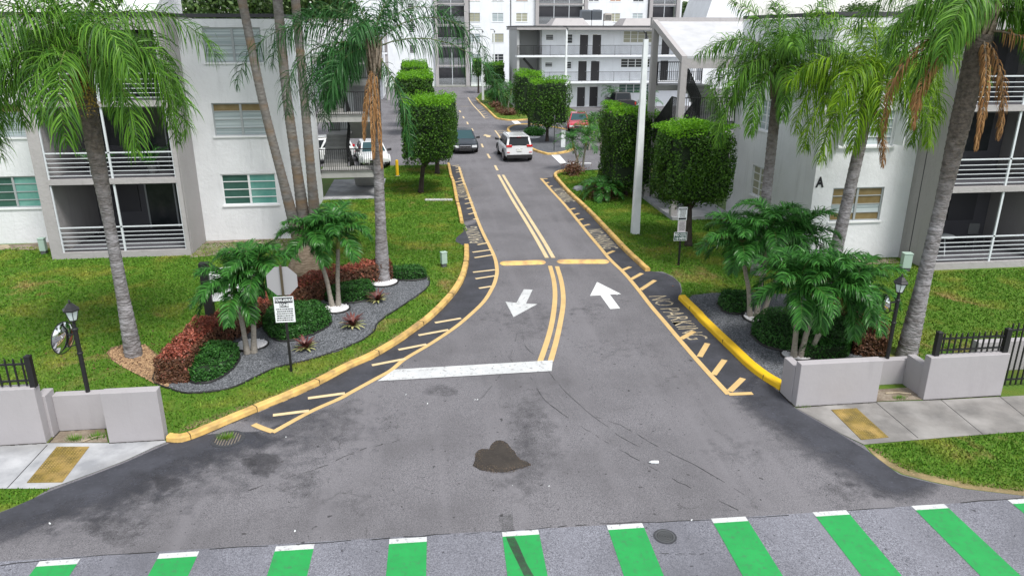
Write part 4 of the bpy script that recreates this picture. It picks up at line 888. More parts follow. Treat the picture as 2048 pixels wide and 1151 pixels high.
for a, b, c, d in doors:
    m = MB(); m.box(a+.03, b-.03, Yw_+.06, Yw_+.11, c+.02, d-.03); dd = m.build('door', 'door black', rt); m = MB(); m.box(b-.16, b-.12, Yw_+.03, Yw_+.06, c+.95, c+1.05); m.build('handle', 'iron', dd)
m = MB(); m.box((17.1+17.9)/2+1.35, (17.1+17.9)/2+1.5, Yw_+.04, Yw_+.058, 6.9, 7.0); 
m = MB(); m.box(X0+.02, X0+.28, Yf+.2, Yw_+6, 0, 8.1); m.box(X0+.3, 12.98, Yw_+2.2, Yw_+2.4, 0, 8.1); m.box(12.8, 12.98, Yw_+.2, Yw_+2.19, 0, 8.1); m.build('end_wall', 'grey inner', rt)
pm('grey inner', (.42, .43, .44), rough=.9)
for k, z in enumerate((2.63, 5.35)):
    m = MB(); m.box(X0, X1, Yf, Yw_-.005, z, z+.19); m.build('walkway_slab', M_stucco2, rt); picketrail(rt, X0+.05, X1, Yf+.05, z+.19)
m = MB(); m.box(X0-.05, X1, Yf-.35, Yw_+8, 8.11, 8.42); m.build('roof_slab', M_fin, rt)
m = MB(); m.box(X0-.1, X1, Yf-.42, Yw_+8, 8.43, 8.52); m.build('roof_edge', 'coping', rt)
for xa, xb in ((14.0, 18.2), (21.8, 26.5)):
    m = MB(); m.add([(xa, Yf+1.6, 8.52), (xb, Yf+1.6, 8.52), (xb-.6, Yf+2.4, 9.3), (xa+.6, Yf+2.4, 9.3), (xa, Yf+6, 8.52), (xb, Yf+6, 8.52), (xb-.6, Yf+5, 9.3), (xa+.6, Yf+5, 9.3)], [(0, 1, 2, 3), (3, 2, 6, 7), (0, 3, 7, 4), (1, 5, 6, 2), (4, 7, 6, 5)])
    m.build('mansard', M_fin, rt)
picketrail(rt, 10.4, 12.9, Yf+1.3, 5.54, 1.0, .13, 'rail black', 2.6); picketrail(rt, 10.4, 12.9, Yf+1.3, 2.82, 1.0, .13, 'rail black', 2.6)
m = MB()
for k in range(2): m.bar((11.0, Yf+1.5, 5.2-2.72*k), (12.8, Yf+1.5, 3.2-2.72*k), .12, .25)
m.build('stair_stringer', 'rail black', rt)
def acunit(lab, x, y, z, w_, h, mt):
    rt = root('air_conditioner', lab, 'air conditioner', (x, y, z), 'roof condensers on the far block')
    m = MB(); m.box(x-w_/2, x+w_/2, y-.4, y+.4, z+.12, z+h); bevel(m.build('casing', mt, rt), .03)
    m = MB()
    for k in range(9): m.box(x-w_/2+.06, x+w_/2-.06, y-.425, y-.402, z+.2+k*(h-.3)/9, z+.23+k*(h-.3)/9)
    m.build('grille', 'utility dark', rt)
    m = MB(); m.lathe((x, y, z+h), [(w_*.38, 0), (w_*.38, .06), (.05, .07)], 14); m.build('fan_guard', 'iron', rt)
    m = MB(); m.box(x-w_/2-.1, x+w_/2+.1, y-.5, y+.5, 8.53, z+.115); m.build('plinth', 'frame white', rt)
acunit('left of the dark roof condensers on the far walkway block', 18.1, 85.2, 9.0, 1.1, 1.15, 'ac grey'); acunit('right of the pair of dark roof condensers on the far block', 19.35, 85.2, 9.0, 1.1, 1.15, 'ac grey'); acunit('small beige condenser on the far roof, right of two dark ones', 20.6, 85.2, 8.9, .8, .9, 'ac beige')
# ---------------------------------------------------------------- distant tall block
rt = root('tower_building', 'tall white apartment block across the end of the drive', 'apartment block', (18, 118, 0))
Y5, S5 = 117.5, 2.92
ft = lambda a, d, z: (a, Y5+d, z)
zs = [9.29+S5*k for k in range(-3, 3)]                # window sill heights, six storeys
colx = [(7.27, 8.97), (10.78, 12.5), (14.39, 16.14), (25.4, 27.0), (28.7, 30.39), (32.28, 33.92)]
panes = [['blind grey', 'blind white'], ['blind cream', 'blind white'], ['blind orange', 'glass dark'], ['glass dark', 'blind cream'], ['blind white', 'glass dark'], ['glass dark', 'blind white']]
holes = [(a, b, z, z+1.24) for a, b in colx for z in zs]
sm = [(-1.65, -.75, 7.75-S5*k, 8.9-S5*k) for k in range(-2, 3)]
bal = [(2.6, 6.7), (17.8, 24.7), (35.3, 39.0)]
bh = [(a, b, -.12+.32+S5*k, S5-.18+S5*k) for a, b in bal for k in range(6)]
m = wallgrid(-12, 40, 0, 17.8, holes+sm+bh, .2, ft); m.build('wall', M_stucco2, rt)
k = 0
for ci, (a, b) in enumerate(colx):
    for zi, z in enumerate(zs):
        k += 1; window(rt, ft, a, b, z, z+1.24, 2, 3, panes[(ci*3+zi*5) % 6][zi % 2], 'frame white' if (ci+zi) % 3 else 'frame', .05, True, .05)
for a, b, c, d in sm: window(rt, ft, a, b, c, d, 1, 4, 'glass dark', 'frame white', .04, True, .05)
for a, b in bal:
    m = MB(); m.box(a-.5, a-.001, Y5-.5, Y5-.002, 0, 17.8); m.build('fin', M_fin, rt); m = MB(); m.box(b+.001, b+.55, Y5-.5, Y5-.002, 0, 17.8); m.build('fin', M_fin, rt)
    m = MB(); m.box(a+.001, b-.001, Y5+.9, Y5+1.6, .1, 17.6); m.build('balcony_back', 'balcony dark', rt)
for a, b in bal:
    for k in range(6):
        z = .2+S5*k; m = MB(); m.box(a, b, Y5-.3, Y5-.002, z-.22, z); m.build('balcony_slab', M_fin, rt)
        m = MB()
        for j in range(6): m.box(a, b, Y5-.28, Y5-.25, z+.1+j*.17, z+.14+j*.17)
        n = 3 if b-a > 5 else 2
        for j in range(1, n): c = a+(b-a)*j/n; m.box(c-.04, c+.04, Y5-.3, Y5-.24, z, z+S5-.25)
        m.build('balcony_railing', 'rail white', rt)
for x in (7.4, 13.6, 34.7): m = MB(); m.box(x-.05, x+.05, Y5-.12, Y5-.003, 0, 17.6); m.build('downpipe', 'coping', rt)
m = MB(); m.box(-12, 40, Y5+.2, Y5+16, 17.0, 17.3); m.build('roof', 'roof', rt)
m = MB(); m.box(39.7, 39.98, Y5+.201, Y5+16, 0, 17.0); m.box(-12, -11.7, Y5+.201, Y5+16, 0, 17.); m.build('end_wall', M_stucco2, rt)
pm('balcony dark', (.05, .05, .06), rough=.6)
rt = root('low_building', 'low white gabled roof block right of the tall block', 'apartment block', (46, 112, 0))
m = MB(); m.box(40.5, 56, 108, 118, 0, 9.6); m.build('wall', M_stucco2, rt)
m = MB(); m.add([(40.3, 107.8, 9.6), (56, 107.8, 9.6), (56, 118, 9.6), (40.3, 118, 9.6), (41.2, 108, 12.6), (41.2, 118, 12.6), (48, 108, 9.7), (48, 118, 9.7)], [(0, 1, 2, 3), (0, 6, 4), (4, 6, 7, 5), (3, 5, 7), (0, 4, 5, 3)]); m.build('roof', M_stucco2, rt)
# left walkway block glimpsed behind the near left palm
rt = root('walkway_building', 'white walkway block with grey column glimpsed behind the left palm', 'apartment block', (-11, 90, 0))
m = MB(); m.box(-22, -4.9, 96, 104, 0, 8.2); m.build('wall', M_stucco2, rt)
for z in (2.63, 5.35): m = MB(); m.box(-22, -4.0, 94.4, 95.99, z, z+.2); m.build('walkway_slab', M_stucco2, rt); picketrail(rt, -14, -4.05, 94.45, z+.2, 1.02, .14)
m = MB(); m.box(-22, -3.9, 94.0, 104, 8.21, 8.5); m.build('roof_slab', M_fin, rt); m = MB(); m.box(-4.3, -3.95, 94.5, 94.9, 0, 8.2); m.build('column', M_fin, rt)
for a, b in ((-7.2, -6.3), (-9.5, -8.6)):
    for z in (.05, 2.83, 5.55): m = MB(); m.box(a, b, 95.93, 95.99, z, z+2.1); m.build('door', 'door black', rt)
# ---------------------------------------------------------------- street light poles
def lightpole(lab, x, y, h, r0, r1, arm, k=1.):
    rt = root('street_light', lab, 'street light', (x, y, 0), 'white concrete light poles')
    m = MB(); m.tube([(x, y, 0), (x, y, h)], [r0*1.414, r1*1.414], 4, ph=math.pi/4); m.build('pole', 'pole white', rt)
    m = MB(); m.box(x-.03, x+.03, y-.03, y+.03, h, h+.25); m.bar((x, y, h+.2), (x-arm, y, h+.28), .05); m.build('bracket', 'rail black', rt)
    m = MB(); m.box(x-arm-.38*k, x-arm, y-.13*k, y+.13*k, h+.26-.02*k, h+.26+.06*k); m.build('lamp_head', 'utility dark', rt)
    m = MB(); m.box(x+.02, x+.02+.12*k, y-.12*k, y+.12*k, h+.1-.2*k, h+.12); m.build('lamp_head', 'utility dark', rt)
lightpole('tall square white light pole on the right lawn beside the driveway', *G(1270, 467), 7.7, .155, .085, .12, .5)
lightpole('white light pole with a twin head in front of the far walkway block', *G(1130, 221), 8.15, .13, .08, .45)
lightpole('slim white light pole beside the far lawn strip', *G(966, 201), 7.9, .13, .08, .3)
lightpole('slim white pole farthest away in front of the tall block', *G(989, 186), 7.9, .12, .08, .1)
# thin reserved-space post on the island
# ================================================================ VEGETATION
def unit(v): return v/(np.linalg.norm(v, axis=-1, keepdims=True)+1e-9)
def leafcloud(P, N, size, asp=.5, jit=.7, rng=RNG):
    """one rhombus leaf at every point, facing roughly along N"""
    n = len(P); N = unit(N+rng.normal(0, jit, (n, 3))); T = unit(np.cross(N, rng.normal(0, 1, (n, 3)))); B = np.cross(N, T)
    s = (size*rng.uniform(.65, 1.3, n))[:, None]
    V = np.stack([P-T*s*.5, P+B*s*asp*.5+N*s*.05, P+T*s*.5, P-B*s*asp*.5+N*s*.05], 1).reshape(-1, 3)
    F = np.arange(4*n).reshape(-1, 4); return V, F
def wob(P, amp, fr, seed=0):
    r = np.random.default_rng(seed); k = r.normal(0, 1, (5, 3))*fr; ph = r.uniform(0, 6.28, 5); return amp*np.sin(P@k.T+ph).mean(1)*1.6
def boxtree(lab, base, cx, cy, sx, sy, z0, z1, n=9000, leaf=.085, seed=0, grp='box clipped trees', trunk=True, lean=None, r0=.13, q=9.):
    rt = root('box_tree', lab, 'clipped tree', (base[0], base[1], 0), grp); rng = np.random.default_rng(seed+11)
    if trunk:
        m = MB(); tx, ty = base; m.tube([(tx, ty, 0), (tx, ty, .12), (tx+(cx-tx)*.25, ty+(cy-ty)*.25, z0*.55), (tx+(cx-tx)*.6, ty+(cy-ty)*.6, z0+.1), (cx, cy, z0+(z1-z0)*.5)], [r0*1.5, r0*1.1, r0*.85, r0*.8, r0*.4], 10)
        for k in range(5):
            a = k*1.3+seed; m.tube([(tx+(cx-tx)*.5, ty+(cy-ty)*.5, z0*.75), (cx+math.cos(a)*sx*.2, cy+math.sin(a)*sy*.2, z0+.35), (cx+math.cos(a)*sx*.4, cy+math.sin(a)*sy*.4, z0+.9)], [r0*.5, r0*.3, r0*.15], 6)
        m.build('trunk', 'bark', rt, smooth=True)
    # points on a rounded box (superellipsoid)
    n = int(n*1.35); d = rng.normal(0, 1, (n*2, 3)); d = d/np.max(np.abs(d), axis=1, keepdims=True)
    area = np.array([sy*(z1-z0), sx*(z1-z0), sx*sy]); ax = np.argmax(np.abs(d), 1); keep = rng.random(len(d)) < (area/area.max())[ax]; d = d[keep][:n]
    nr = (np.abs(d)**q).sum(1)**(1/q); e = d/nr[:, None]
    h = np.array([sx, sy, z1-z0])/2; c = np.array([cx, cy, (z0+z1)/2]); nor = unit(np.sign(e)*np.abs(e)**(q-1)/h)
    dep = rng.random(len(e))**1.7*.26; P = c+e*h-nor*dep[:, None]; w_ = wob(P, .15, 1.6, seed)+wob(P, .08, 5., seed+1); P = P+nor*(w_-.03)[:, None]
    low = P[:, 2] < z0+.25; P[low, 2] += rng.normal(0, .12, low.sum())
    hole = (wob(P, .5, 3.2, seed+5) > .46); P = P[~hole]; nor = nor[~hole]; dep = dep[~hole]
    top = nor[:, 2] > .55
    V, F = leafcloud(P, nor, leaf*1.25, .55, .75, rng)
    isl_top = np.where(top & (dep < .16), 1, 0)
    # new shoots standing up from the flat top
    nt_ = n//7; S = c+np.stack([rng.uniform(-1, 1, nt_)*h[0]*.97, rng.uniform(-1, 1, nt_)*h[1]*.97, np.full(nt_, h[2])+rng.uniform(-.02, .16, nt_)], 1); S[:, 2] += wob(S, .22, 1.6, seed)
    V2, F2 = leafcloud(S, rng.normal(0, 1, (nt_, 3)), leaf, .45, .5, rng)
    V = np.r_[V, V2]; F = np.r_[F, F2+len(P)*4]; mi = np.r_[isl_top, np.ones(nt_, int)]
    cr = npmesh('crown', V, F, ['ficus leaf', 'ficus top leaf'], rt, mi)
    m = MB(); k = .27; hx, hy, hz = h[0]-k, h[1]-k, h[2]-k; m.box(cx-hx, cx+hx, cy-hy, cy+hy, c[2]-hz, c[2]+hz); bevel(m.build('dark_filler', 'ficus core', cr), .15, 3)  # added solid core stops see-through; the crown's inner shade is put into its colour
    return rt
def P3(px, py, Y): return AY(px, py, Y)
def bt(lab, basepx, l, r, t, b, depth, n, leaf, seed, Yc=None, base=None, q=9.):
    """front face of the crown spans picture columns l..r and rows t (front top edge)..b"""
    bx, by = base or G(*basepx); Yc = Yc or by; yf = Yc-depth/2
    yb_ = Yc+depth/2; rr_ = (l+r)/2 > 840; xl = AY(l, (t+b)/2, yb_ if rr_ else yf)[0]; xr = AY(r, (t+b)/2, yf if rr_ else yb_)[0]; zt = AY((l+r)/2, t, yf)[2]; zb = AY((l+r)/2, b, yf)[2]
    return boxtree(lab, (bx, by), (xl+xr)/2, Yc, xr-xl, depth, zb, zt, n, leaf, seed=seed, q=q)
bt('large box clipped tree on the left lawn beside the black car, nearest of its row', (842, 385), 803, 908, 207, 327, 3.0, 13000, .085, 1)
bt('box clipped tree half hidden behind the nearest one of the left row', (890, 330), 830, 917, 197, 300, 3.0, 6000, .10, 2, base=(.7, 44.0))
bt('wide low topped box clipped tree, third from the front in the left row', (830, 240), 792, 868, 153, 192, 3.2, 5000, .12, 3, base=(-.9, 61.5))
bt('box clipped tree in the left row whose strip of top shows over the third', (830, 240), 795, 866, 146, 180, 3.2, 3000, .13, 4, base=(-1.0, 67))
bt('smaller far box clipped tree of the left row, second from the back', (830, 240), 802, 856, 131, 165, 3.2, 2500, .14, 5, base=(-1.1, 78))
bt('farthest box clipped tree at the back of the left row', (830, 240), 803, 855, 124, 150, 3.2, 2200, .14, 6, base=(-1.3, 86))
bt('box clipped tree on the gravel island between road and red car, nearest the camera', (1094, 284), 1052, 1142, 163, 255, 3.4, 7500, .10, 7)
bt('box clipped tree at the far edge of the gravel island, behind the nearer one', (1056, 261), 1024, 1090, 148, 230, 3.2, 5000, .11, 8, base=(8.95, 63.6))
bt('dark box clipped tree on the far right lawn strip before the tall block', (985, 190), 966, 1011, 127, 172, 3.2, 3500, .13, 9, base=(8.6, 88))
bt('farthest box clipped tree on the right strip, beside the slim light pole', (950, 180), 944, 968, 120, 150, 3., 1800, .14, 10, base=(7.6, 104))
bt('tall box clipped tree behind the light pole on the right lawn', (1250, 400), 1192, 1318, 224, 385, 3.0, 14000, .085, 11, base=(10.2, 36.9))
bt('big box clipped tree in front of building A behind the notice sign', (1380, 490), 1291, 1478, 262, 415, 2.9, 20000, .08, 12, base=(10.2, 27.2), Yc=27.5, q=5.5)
boxtree('low clipped hedge tree between the light pole and the stair columns', (11.0, 37.6), 11.3, 38.6, 2.6, 2.4, 1.2, 3.95, 5000, .09, seed=13)
# ---------------------------------------------------------------- palms
def frondset(c, specs, rng, lw=.03, nl=64,  plum=.35, rach=.022, v=0., grav=.55, pw=1.25, lat=.85, dn=0.):
    """specs: (azimuth deg, start elevation deg, length, droop deg, leaflet length). returns leaf V,F and rachis builder"""
    VV = []; FF = []; o = 0; mb = MB()
    for (az, el, L, dr, ll) in specs:
        n = 18; s = np.linspace(0, 1, n); e = np.maximum(R(el)-R(dr)*s**pw, R(-93)); az_ = R(az)+R(rng.uniform(-8, 8))*s
        d = np.stack([np.cos(e)*np.cos(az_), np.cos(e)*np.sin(az_), np.sin(e)], 1); seg = np.r_[[[0, 0, 0]], (d[1:]+d[:-1])/2*(L/(n-1))]; P = np.array(c)+np.cumsum(seg, 0)
        mb.tube([tuple(p) for p in P[::2]], [rach*(1-.85*k/8) for k in range(len(P[::2]))], 5)
        t = np.linspace(.13, 1, nl); t = np.r_[t, t]; sg = np.r_[np.ones(nl), -np.ones(nl)]; t = np.clip(t+rng.normal(0, .006, 2*nl), .1, 1)
        B = np.stack([np.interp(t, s, P[:, k]) for k in range(3)], 1); D = unit(np.stack([np.interp(t, s, d[:, k]) for k in range(3)], 1))
        S = np.stack([-np.sin(R(az))*np.ones(2*nl), np.cos(R(az))*np.ones(2*nl), np.zeros(2*nl)], 1)*sg[:, None]; U = np.cross(D, unit(np.cross(np.array([0, 0, 1.]), D)))
        ln = ll*np.sin(np.pi*np.clip(t*.80+.14, 0, 1))**.55*rng.uniform(.8, 1.15, 2*nl); ln[t > .97] *= .6; gj = grav*rng.uniform(.5, 1.6, (2*nl, 1))
        dirr = unit(S*lat+D*(.45+.5*t[:, None])+U*(v+rng.normal(0, plum, (2*nl, 1)))+np.array([0, 0, -dn]))
        q = B.copy(); rows = [B]; dd = dirr.copy(); K = 4
        for k in range(K): 
            q = q+dd*(ln/K)[:, None]; rows.append(q); dd = unit(dd+np.array([0, 0, -1.])*gj*(k+1)*.55)
        wv = unit(np.cross(dirr, U+rng.normal(0, .3, U.shape)))*lw/2; wd = [.7, 1, .95, .7, .08]
        vs = []
        for k in range(K+1): vs += [rows[k]-wv*wd[k], rows[k]+wv*wd[k]]
        V = np.stack(vs, 1); m_ = 2*(K+1); F = np.array([[2*k, 2*k+1, 2*k+3, 2*k+2] for k in range(K)])[None]+m_*np.arange(2*nl)[:, None, None]+o
        VV.append(V.reshape(-1, 3)); FF.append(F.reshape(-1, 4)); o += m_*2*nl
    return np.concatenate(VV), np.concatenate(FF), mb
def trunkmesh(rt, pts, rad, mat, n=14, rings=True, name='trunk'):
    P = smooth_line([p for p in pts], 5); P = [tuple(p) for p in P]; k = len(P); rr = [np.interp(i/(k-1), np.linspace(0, 1, len(rad)), rad) for i in range(k)]
    if rings:
        Q = []; q = []; L = sum((Vector(P[i+1])-Vector(P[i])).length for i in range(k-1)); M = int(L/.055)
        ts = np.linspace(0, k-1, M)
        for j, t in enumerate(ts):
            i = min(int(t), k-2); f = t-i; Q.append(tuple(Vector(P[i]).lerp(Vector(P[i+1]), f))); q.append((rr[i]*(1-f)+rr[i+1]*f)*(1+(.035 if j % 3 == 0 else -.012)+random.uniform(-.012, .012)))
        P, rr = Q, q
    m = MB(); m.tube(P, [float(x) for x in rr], n); return m.build(name, mat, rt, smooth=True)
def smooth3(pts):
    return pts
def queen(lab, basep, topp, Yt, rad, specs, leafmat, seed, dead=(), boots=.9, seeds=None, mat='trunk grey', grp='tall queen palms', lean_mid=None, shag=0., pw=.92, Lk=1.16, lw=.026, nl=100):
    rng = np.random.default_rng(seed); b = np.array([*G(*basep), 0.]); t = np.array(AY(topp[0], topp[1], Yt if Yt else b[1]))
    rt = root('queen_palm', lab, 'palm tree', tuple(b), grp)
    mid = (b+t)/2+(np.array(lean_mid) if lean_mid else 0)
    pts = [b, b+(mid-b)*.5, mid, mid+(t-mid)*.5, t]
    trunkmesh(rt, pts, [rad*1.65, rad*1.12, rad, rad*(1.0+.6*shag), rad*(1+.9*shag)], mat)
    if False: k_ = b+(t-b)*(1-shag); trunkmesh(rt, [pts[3]*.5+mid*.5 if shag > .3 else pts[3], pts[3]*.5+t*.5, t], [rad*1.03, rad*1.16, rad*1.25], 'trunk shaggy', name='shaggy_trunk_top')
    # old leaf bases
    m = MB(); ax = (t-mid)/np.linalg.norm(t-mid)
    for k in range(int(26*boots)):
        a = k*2.4; z = k/26*.85; r0 = rad*.95; p = t+ax*(z-.35); d = np.array([math.cos(a), math.sin(a), 0]); q = p+d*r0*.9; e = q+d*.13+ax*(.42+.2*random.random()); m.tube([tuple(q-ax*.1), tuple(q+ax*.08+d*.05), tuple(e)], [.075, .055, .018], 5)
    m.build('leaf_bases', 'boot', rt, smooth=True)
    c = t+ax*.45; specs = [(a_, e_, L_*Lk, d_*1.18+8, l_*1.08) for a_, e_, L_, d_, l_ in specs]
    V, F, mb = frondset(c, specs, rng, lw, nl, .85, pw=pw, lat=.8, dn=.15, grav=.8); cr = npmesh('crown', V, F, leafmat, rt); mb.build('frond_ribs', 'rib', cr, smooth=True)
    for dspec in dead:
        V, F, mb = frondset(t+ax*.1, [dspec], rng, .022, 110, 1.1, .028, grav=1.9, lat=.7, dn=.5); d_ = npmesh('dead_frond', V, F, 'frond dead', rt); mb.build('frond_ribs', 'boot', d_, smooth=True)
    if seeds:
        for (az, el, L) in seeds:
            n = 700; a, e_ = R(az), R(el); base = c-ax*.35; tt = rng.random(n)
            P = base+np.stack([math.cos(a)*(.25+.35*tt), math.sin(a)*(.25+.35*tt), .1-L*tt**1.2], 1)+rng.normal(0, .10, (n, 3))*(.3+tt[:, None])
            V, F = leafcloud(P, rng.normal(0, 1, (n, 3)), .045, .8, .5, rng); npmesh('seed_cluster', V, F, 'seeds', rt)['kind'] = 'stuff'
    return rt
def ring(n, el, L, dr, ll, seed, off=0., jit=12):
    r = random.Random(seed); return [(off+360*k/n+r.uniform(-jit, jit), el+r.uniform(-8, 8), L*r.uniform(.88, 1.1), dr+r.uniform(-12, 12), ll) for k in range(n)]
# left foreground palm
queen('tallest foreground palm at left whose drooping crown covers the balconies', (268, 712), (163, 150), 18.76, .135,
      ring(7, 64, 3.2, 115, .85, 1, 10)+ring(6, 28, 3.0, 108, .85, 2, 30)+[(20, 86, 2.2, 50, .7), (140, 84, 2.3, 55, .7), (250, 82, 2.2, 60, .7)]+[(0, 40, 3.2, 125, .85), (8, 20, 2.9, 105, .8), (-15, 50, 3.1, 140, .8), (195, 25, 2.8, 105, .85), (175, 45, 3.0, 130, .8), (215, 10, 2.6, 80, .8), (260, 40, 2.4, 120, .7)],
      'frond green', 21, seeds=((-60, 0, .9), (-100, 0, 1.0)), shag=.75)
# three leaning trunks, crowns above the picture
for lab, b_, t_, rd, sd_, mid in (('leftmost of three tall trunks, leaning left across the white facade', (602, 500), (458, -15), .155, 31, (-.12, 0, -.25)),
                       ('middle of three tall bare trunks at the white wall corner', (616, 498), (542, -15), .17, 32, (-.12, 0, 0)),
                       ('rightmost of three tall bare trunks at the white wall corner', (636, 500), (579, -15), .155, 33, (.0, 0, 0))):
    queen(lab, b_, (t_[0]-(8 if sd_ == 31 else 3), t_[1]-150), 28.4, rd, ring(12, 45, 2.6, 95, .7, sd_, sd_*7), 'frond dark', sd_, mat='trunk tan', lean_mid=mid)
m = MB(); rng = random.Random(5)
cx_, cy_ = G(617, 548)
for k in range(60): a = rng.uniform(0, 6.28); r_ = rng.uniform(.25, .55); m.tube([(cx_+math.cos(a)*r_*.45, cy_+math.sin(a)*r_*.35, rng.uniform(.6, 1.0)), (cx_+math.cos(a)*r_*.9, cy_+math.sin(a)*r_*.7, rng.uniform(.2, .45)), (cx_+math.cos(a)*r_*1.2, cy_+math.sin(a)*r_, 0)], [.04, .06, .03], 5)
m.lathe((cx_, cy_, 0), [(.75, 0), (.68, .3), (.5, .62), (.3, .9), (.05, 1.0)], 12)
tag(m.build('root_mound', 'trunk brown', smooth=True), 'fibrous brown root mound behind the stop sign where bare trunks rise', 'root mound')
# palm beside the drive with hanging brown frond
queen('palm at the tip of the left gravel bed with a long brown frond hanging down', (766, 562), (748, 128), 24.24, .16,
      [(2, 52, 3.9, 112, .85), (-7, 24, 4.0, 78, .85), (12, 72, 3.2, 120, .8), (-28, -48, 2.7, 34, .6), (178, 40, 4.1, 92, .85), (186, 12, 2.6, 92, .85), (200, 30, 2.6, 120, .8), (183, 58, 3.2, 115, .9), (192, 24, 3.2, 100, .9), (215, 22, 2.4, 112, .85), (205, -12, 2.4, 66, .8), (228, 8, 2.2, 80, .85), (150, 65, 2.6, 80, .8), (60, 74, 2.5, 65, .8), (110, 35, 2.8, 95, .8), (130, 20, 2.6, 90, .8), (262, 68, 1.8, 100, .7), (200, 84, 2.3, 50, .7), (20, 85, 2.2, 50, .7)],
      'frond dark', 41, dead=((262, -62, 3.0, 25, .35), (278, -68, 3.3, 18, .3), (245, -55, 2.5, 32, .3)), boots=1.0, pw=1.12, Lk=1.28)
# right palms
queen('slim palm nearest the stairs of building A, left of the letter', (1516, 548), (1556, 172), 23.4, .165,
      ring(6, 70, 2.6, 90, .75, 51, 0)+[(10, 86, 2.5, 45, .7), (130, 84, 2.6, 50, .7), (230, 82, 2.5, 50, .7), (300, 80, 2.3, 60, .7)]+[(182, 45, 2.7, 110, .75), (188, 25, 2.9, 100, .75), (196, 5, 3.0, 75, .75), (170, 60, 2.5, 110, .7), (222, 25, 2.7, 110, .7), (205, 55, 2.5, 125, .7), (-5, 30, 2.6, 100, .7), (10, 50, 2.5, 120, .7), (-30, 10, 2.4, 80, .7), (255, 40, 2.3, 130, .65), (100, 40, 2.6, 100, .7), (60, 40, 2.6, 100, .7)],
      'frond green', 51, boots=.8)
queen('palm with yellow green fronds right of the letter on building A', (1652, 590), (1741, 198), 21.8, .175,
      ring(7, 58, 3.0, 98, .85, 61, 20)+[(10, 84, 2.7, 50, .8), (130, 82, 2.8, 55, .8), (230, 80, 2.6, 60, .8)]+[(180, 45, 3.1, 115, .85), (172, 68, 2.8, 120, .8), (190, 20, 3.0, 90, .8), (205, 0, 2.9, 65, .8), (228, 20, 2.6, 100, .8), (245, 45, 2.4, 125, .8), (0, 50, 2.9, 115, .8), (12, 20, 2.8, 100, .8), (-25, 30, 2.7, 115, .8), (-50, 10, 2.4, 80, .8)],
      'frond lime', 61, dead=((-70, -55, 2.2, 30, .4),), boots=.9)
queen('thick leaning foreground palm at the right wall, brown dead fronds hanging', (1812, 712), (1962, 70), 16.6, .16,
      ring(8, 55, 2.9, 105, .8, 71, 5)+[(182, 35, 2.5, 100, .8), (196, 20, 2.4, 90, .8), (170, 50, 2.5, 110, .8), (-20, 45, 2.6, 100, .8), (-40, 20, 2.5, 90, .8), (0, 25, 2.6, 85, .85), (215, 50, 2.0, 110, .75), (20, 40, 2.6, 95, .8)],
      'frond green', 71, dead=((190, 10, 3.9, 130, .4), (202, 0, 3.3, 110, .4), (185, -5, 2.6, 100, .35), (250, -40, 2.9, 60, .35), (-62, 0, 3.4, 110, .4), (-80, -45, 2.6, 50, .35)), boots=1.0, shag=.75)
# ---------------------------------------------------------------- short clustered palms
def short(lab, stems, specs_n, H, L, seed, leafmat='short frond', grp='short clustered palms', trunkr=.065, ll=.52, lw=.03, nl=60, ring_r=None):
    """stems: list of (base px, crown offset x,y, height)"""
    rng = np.random.default_rng(seed); cx = np.mean([G(*s_[0])[0] for s_ in stems]); cy = np.mean([G(*s_[0])[1] for s_ in stems])
    rt = root('clustered_palm', lab, 'palm tree', (cx, cy, 0), grp); VV = []; FF = []; o = 0; ribs = MB()
    for i, (bp, dx, dy, h) in enumerate(stems):
        b = Vector((*G(*bp), 0)); t = b+Vector((dx, dy, h)); mid = b+Vector((dx*.35, dy*.35, h*.5))
        trunkmesh(rt, [tuple(b), tuple(b.lerp(mid, .5)), tuple(mid), tuple(mid.lerp(t, .5)), tuple(t)], [trunkr*1.5, trunkr*1.05, trunkr, trunkr*.95, trunkr*.9], 'slim trunk', 10)
        d = (t-mid).normalized(); m = MB(); m.tube([tuple(t), tuple(t+d*.2), tuple(t+d*.55)], [trunkr*.95, trunkr*1.05, trunkr*.4], 10); m.build('crownshaft', 'shaft green', rt, smooth=True)
        sp = []; r_ = random.Random(seed*7+i); n = specs_n
        for k in range(n):
            e = (78, 50, 22, -4)[k*4//n]+r_.uniform(-8, 8); sp.append((k*137.5+r_.uniform(-15, 15)+seed*20, e, L*r_.uniform(.85, 1.15), 105+r_.uniform(-15, 20)-(75-e)*.35, ll))
        V, F, mb = frondset(t+d*.5, sp, rng, lw, nl, .25, .016, v=.32, grav=.34, pw=1.4)
        VV.append(V); FF.append(F+o); o += len(V); ribs.add(mb.v, mb.f)
    cr = npmesh('crown', np.concatenate(VV), np.concatenate(FF), leafmat, rt); ribs.build('frond_ribs', 'rib', cr, smooth=True)
    return rt
short('short two stemmed palm in white stones hiding the name board, leftmost in the bed', [((495, 708), -.08, .05, 1.35), ((508, 706), .22, .1, 1.75)], 16, 0, 1.1, 3, ll=.40)
short('short V shaped two stemmed palm in white stones in the middle of the left bed', [((665, 615), -.28, .0, 1.75), ((677, 614), .12, .05, 1.85)], 15, 0, 1.2, 4, ll=.42)
short('short three stemmed palm in white stones at the back of the right bed', [((1500, 635), -.35, .1, 1.75), ((1512, 636), .15, .1, 2.15), ((1524, 634), .7, .1, 1.9)], 17, 0, 1.35, 5, ll=.46)
short('short three stemmed palm against the right wall, its fronds over the red hedge', [((1587, 716), -.06, .05, 1.45), ((1600, 716), .30, .05, 1.55), ((1614, 716), .75, .1, 1.35)], 18, 0, 1.4, 6, ll=.46)
short('short palm with clustered stems on the kerb corner before the parking entrance', [((1158, 342), -.3, .1, 1.3), ((1165, 342), .15, 0, 1.5)], 11, 0, 1.25, 7, ll=.45, nl=22)
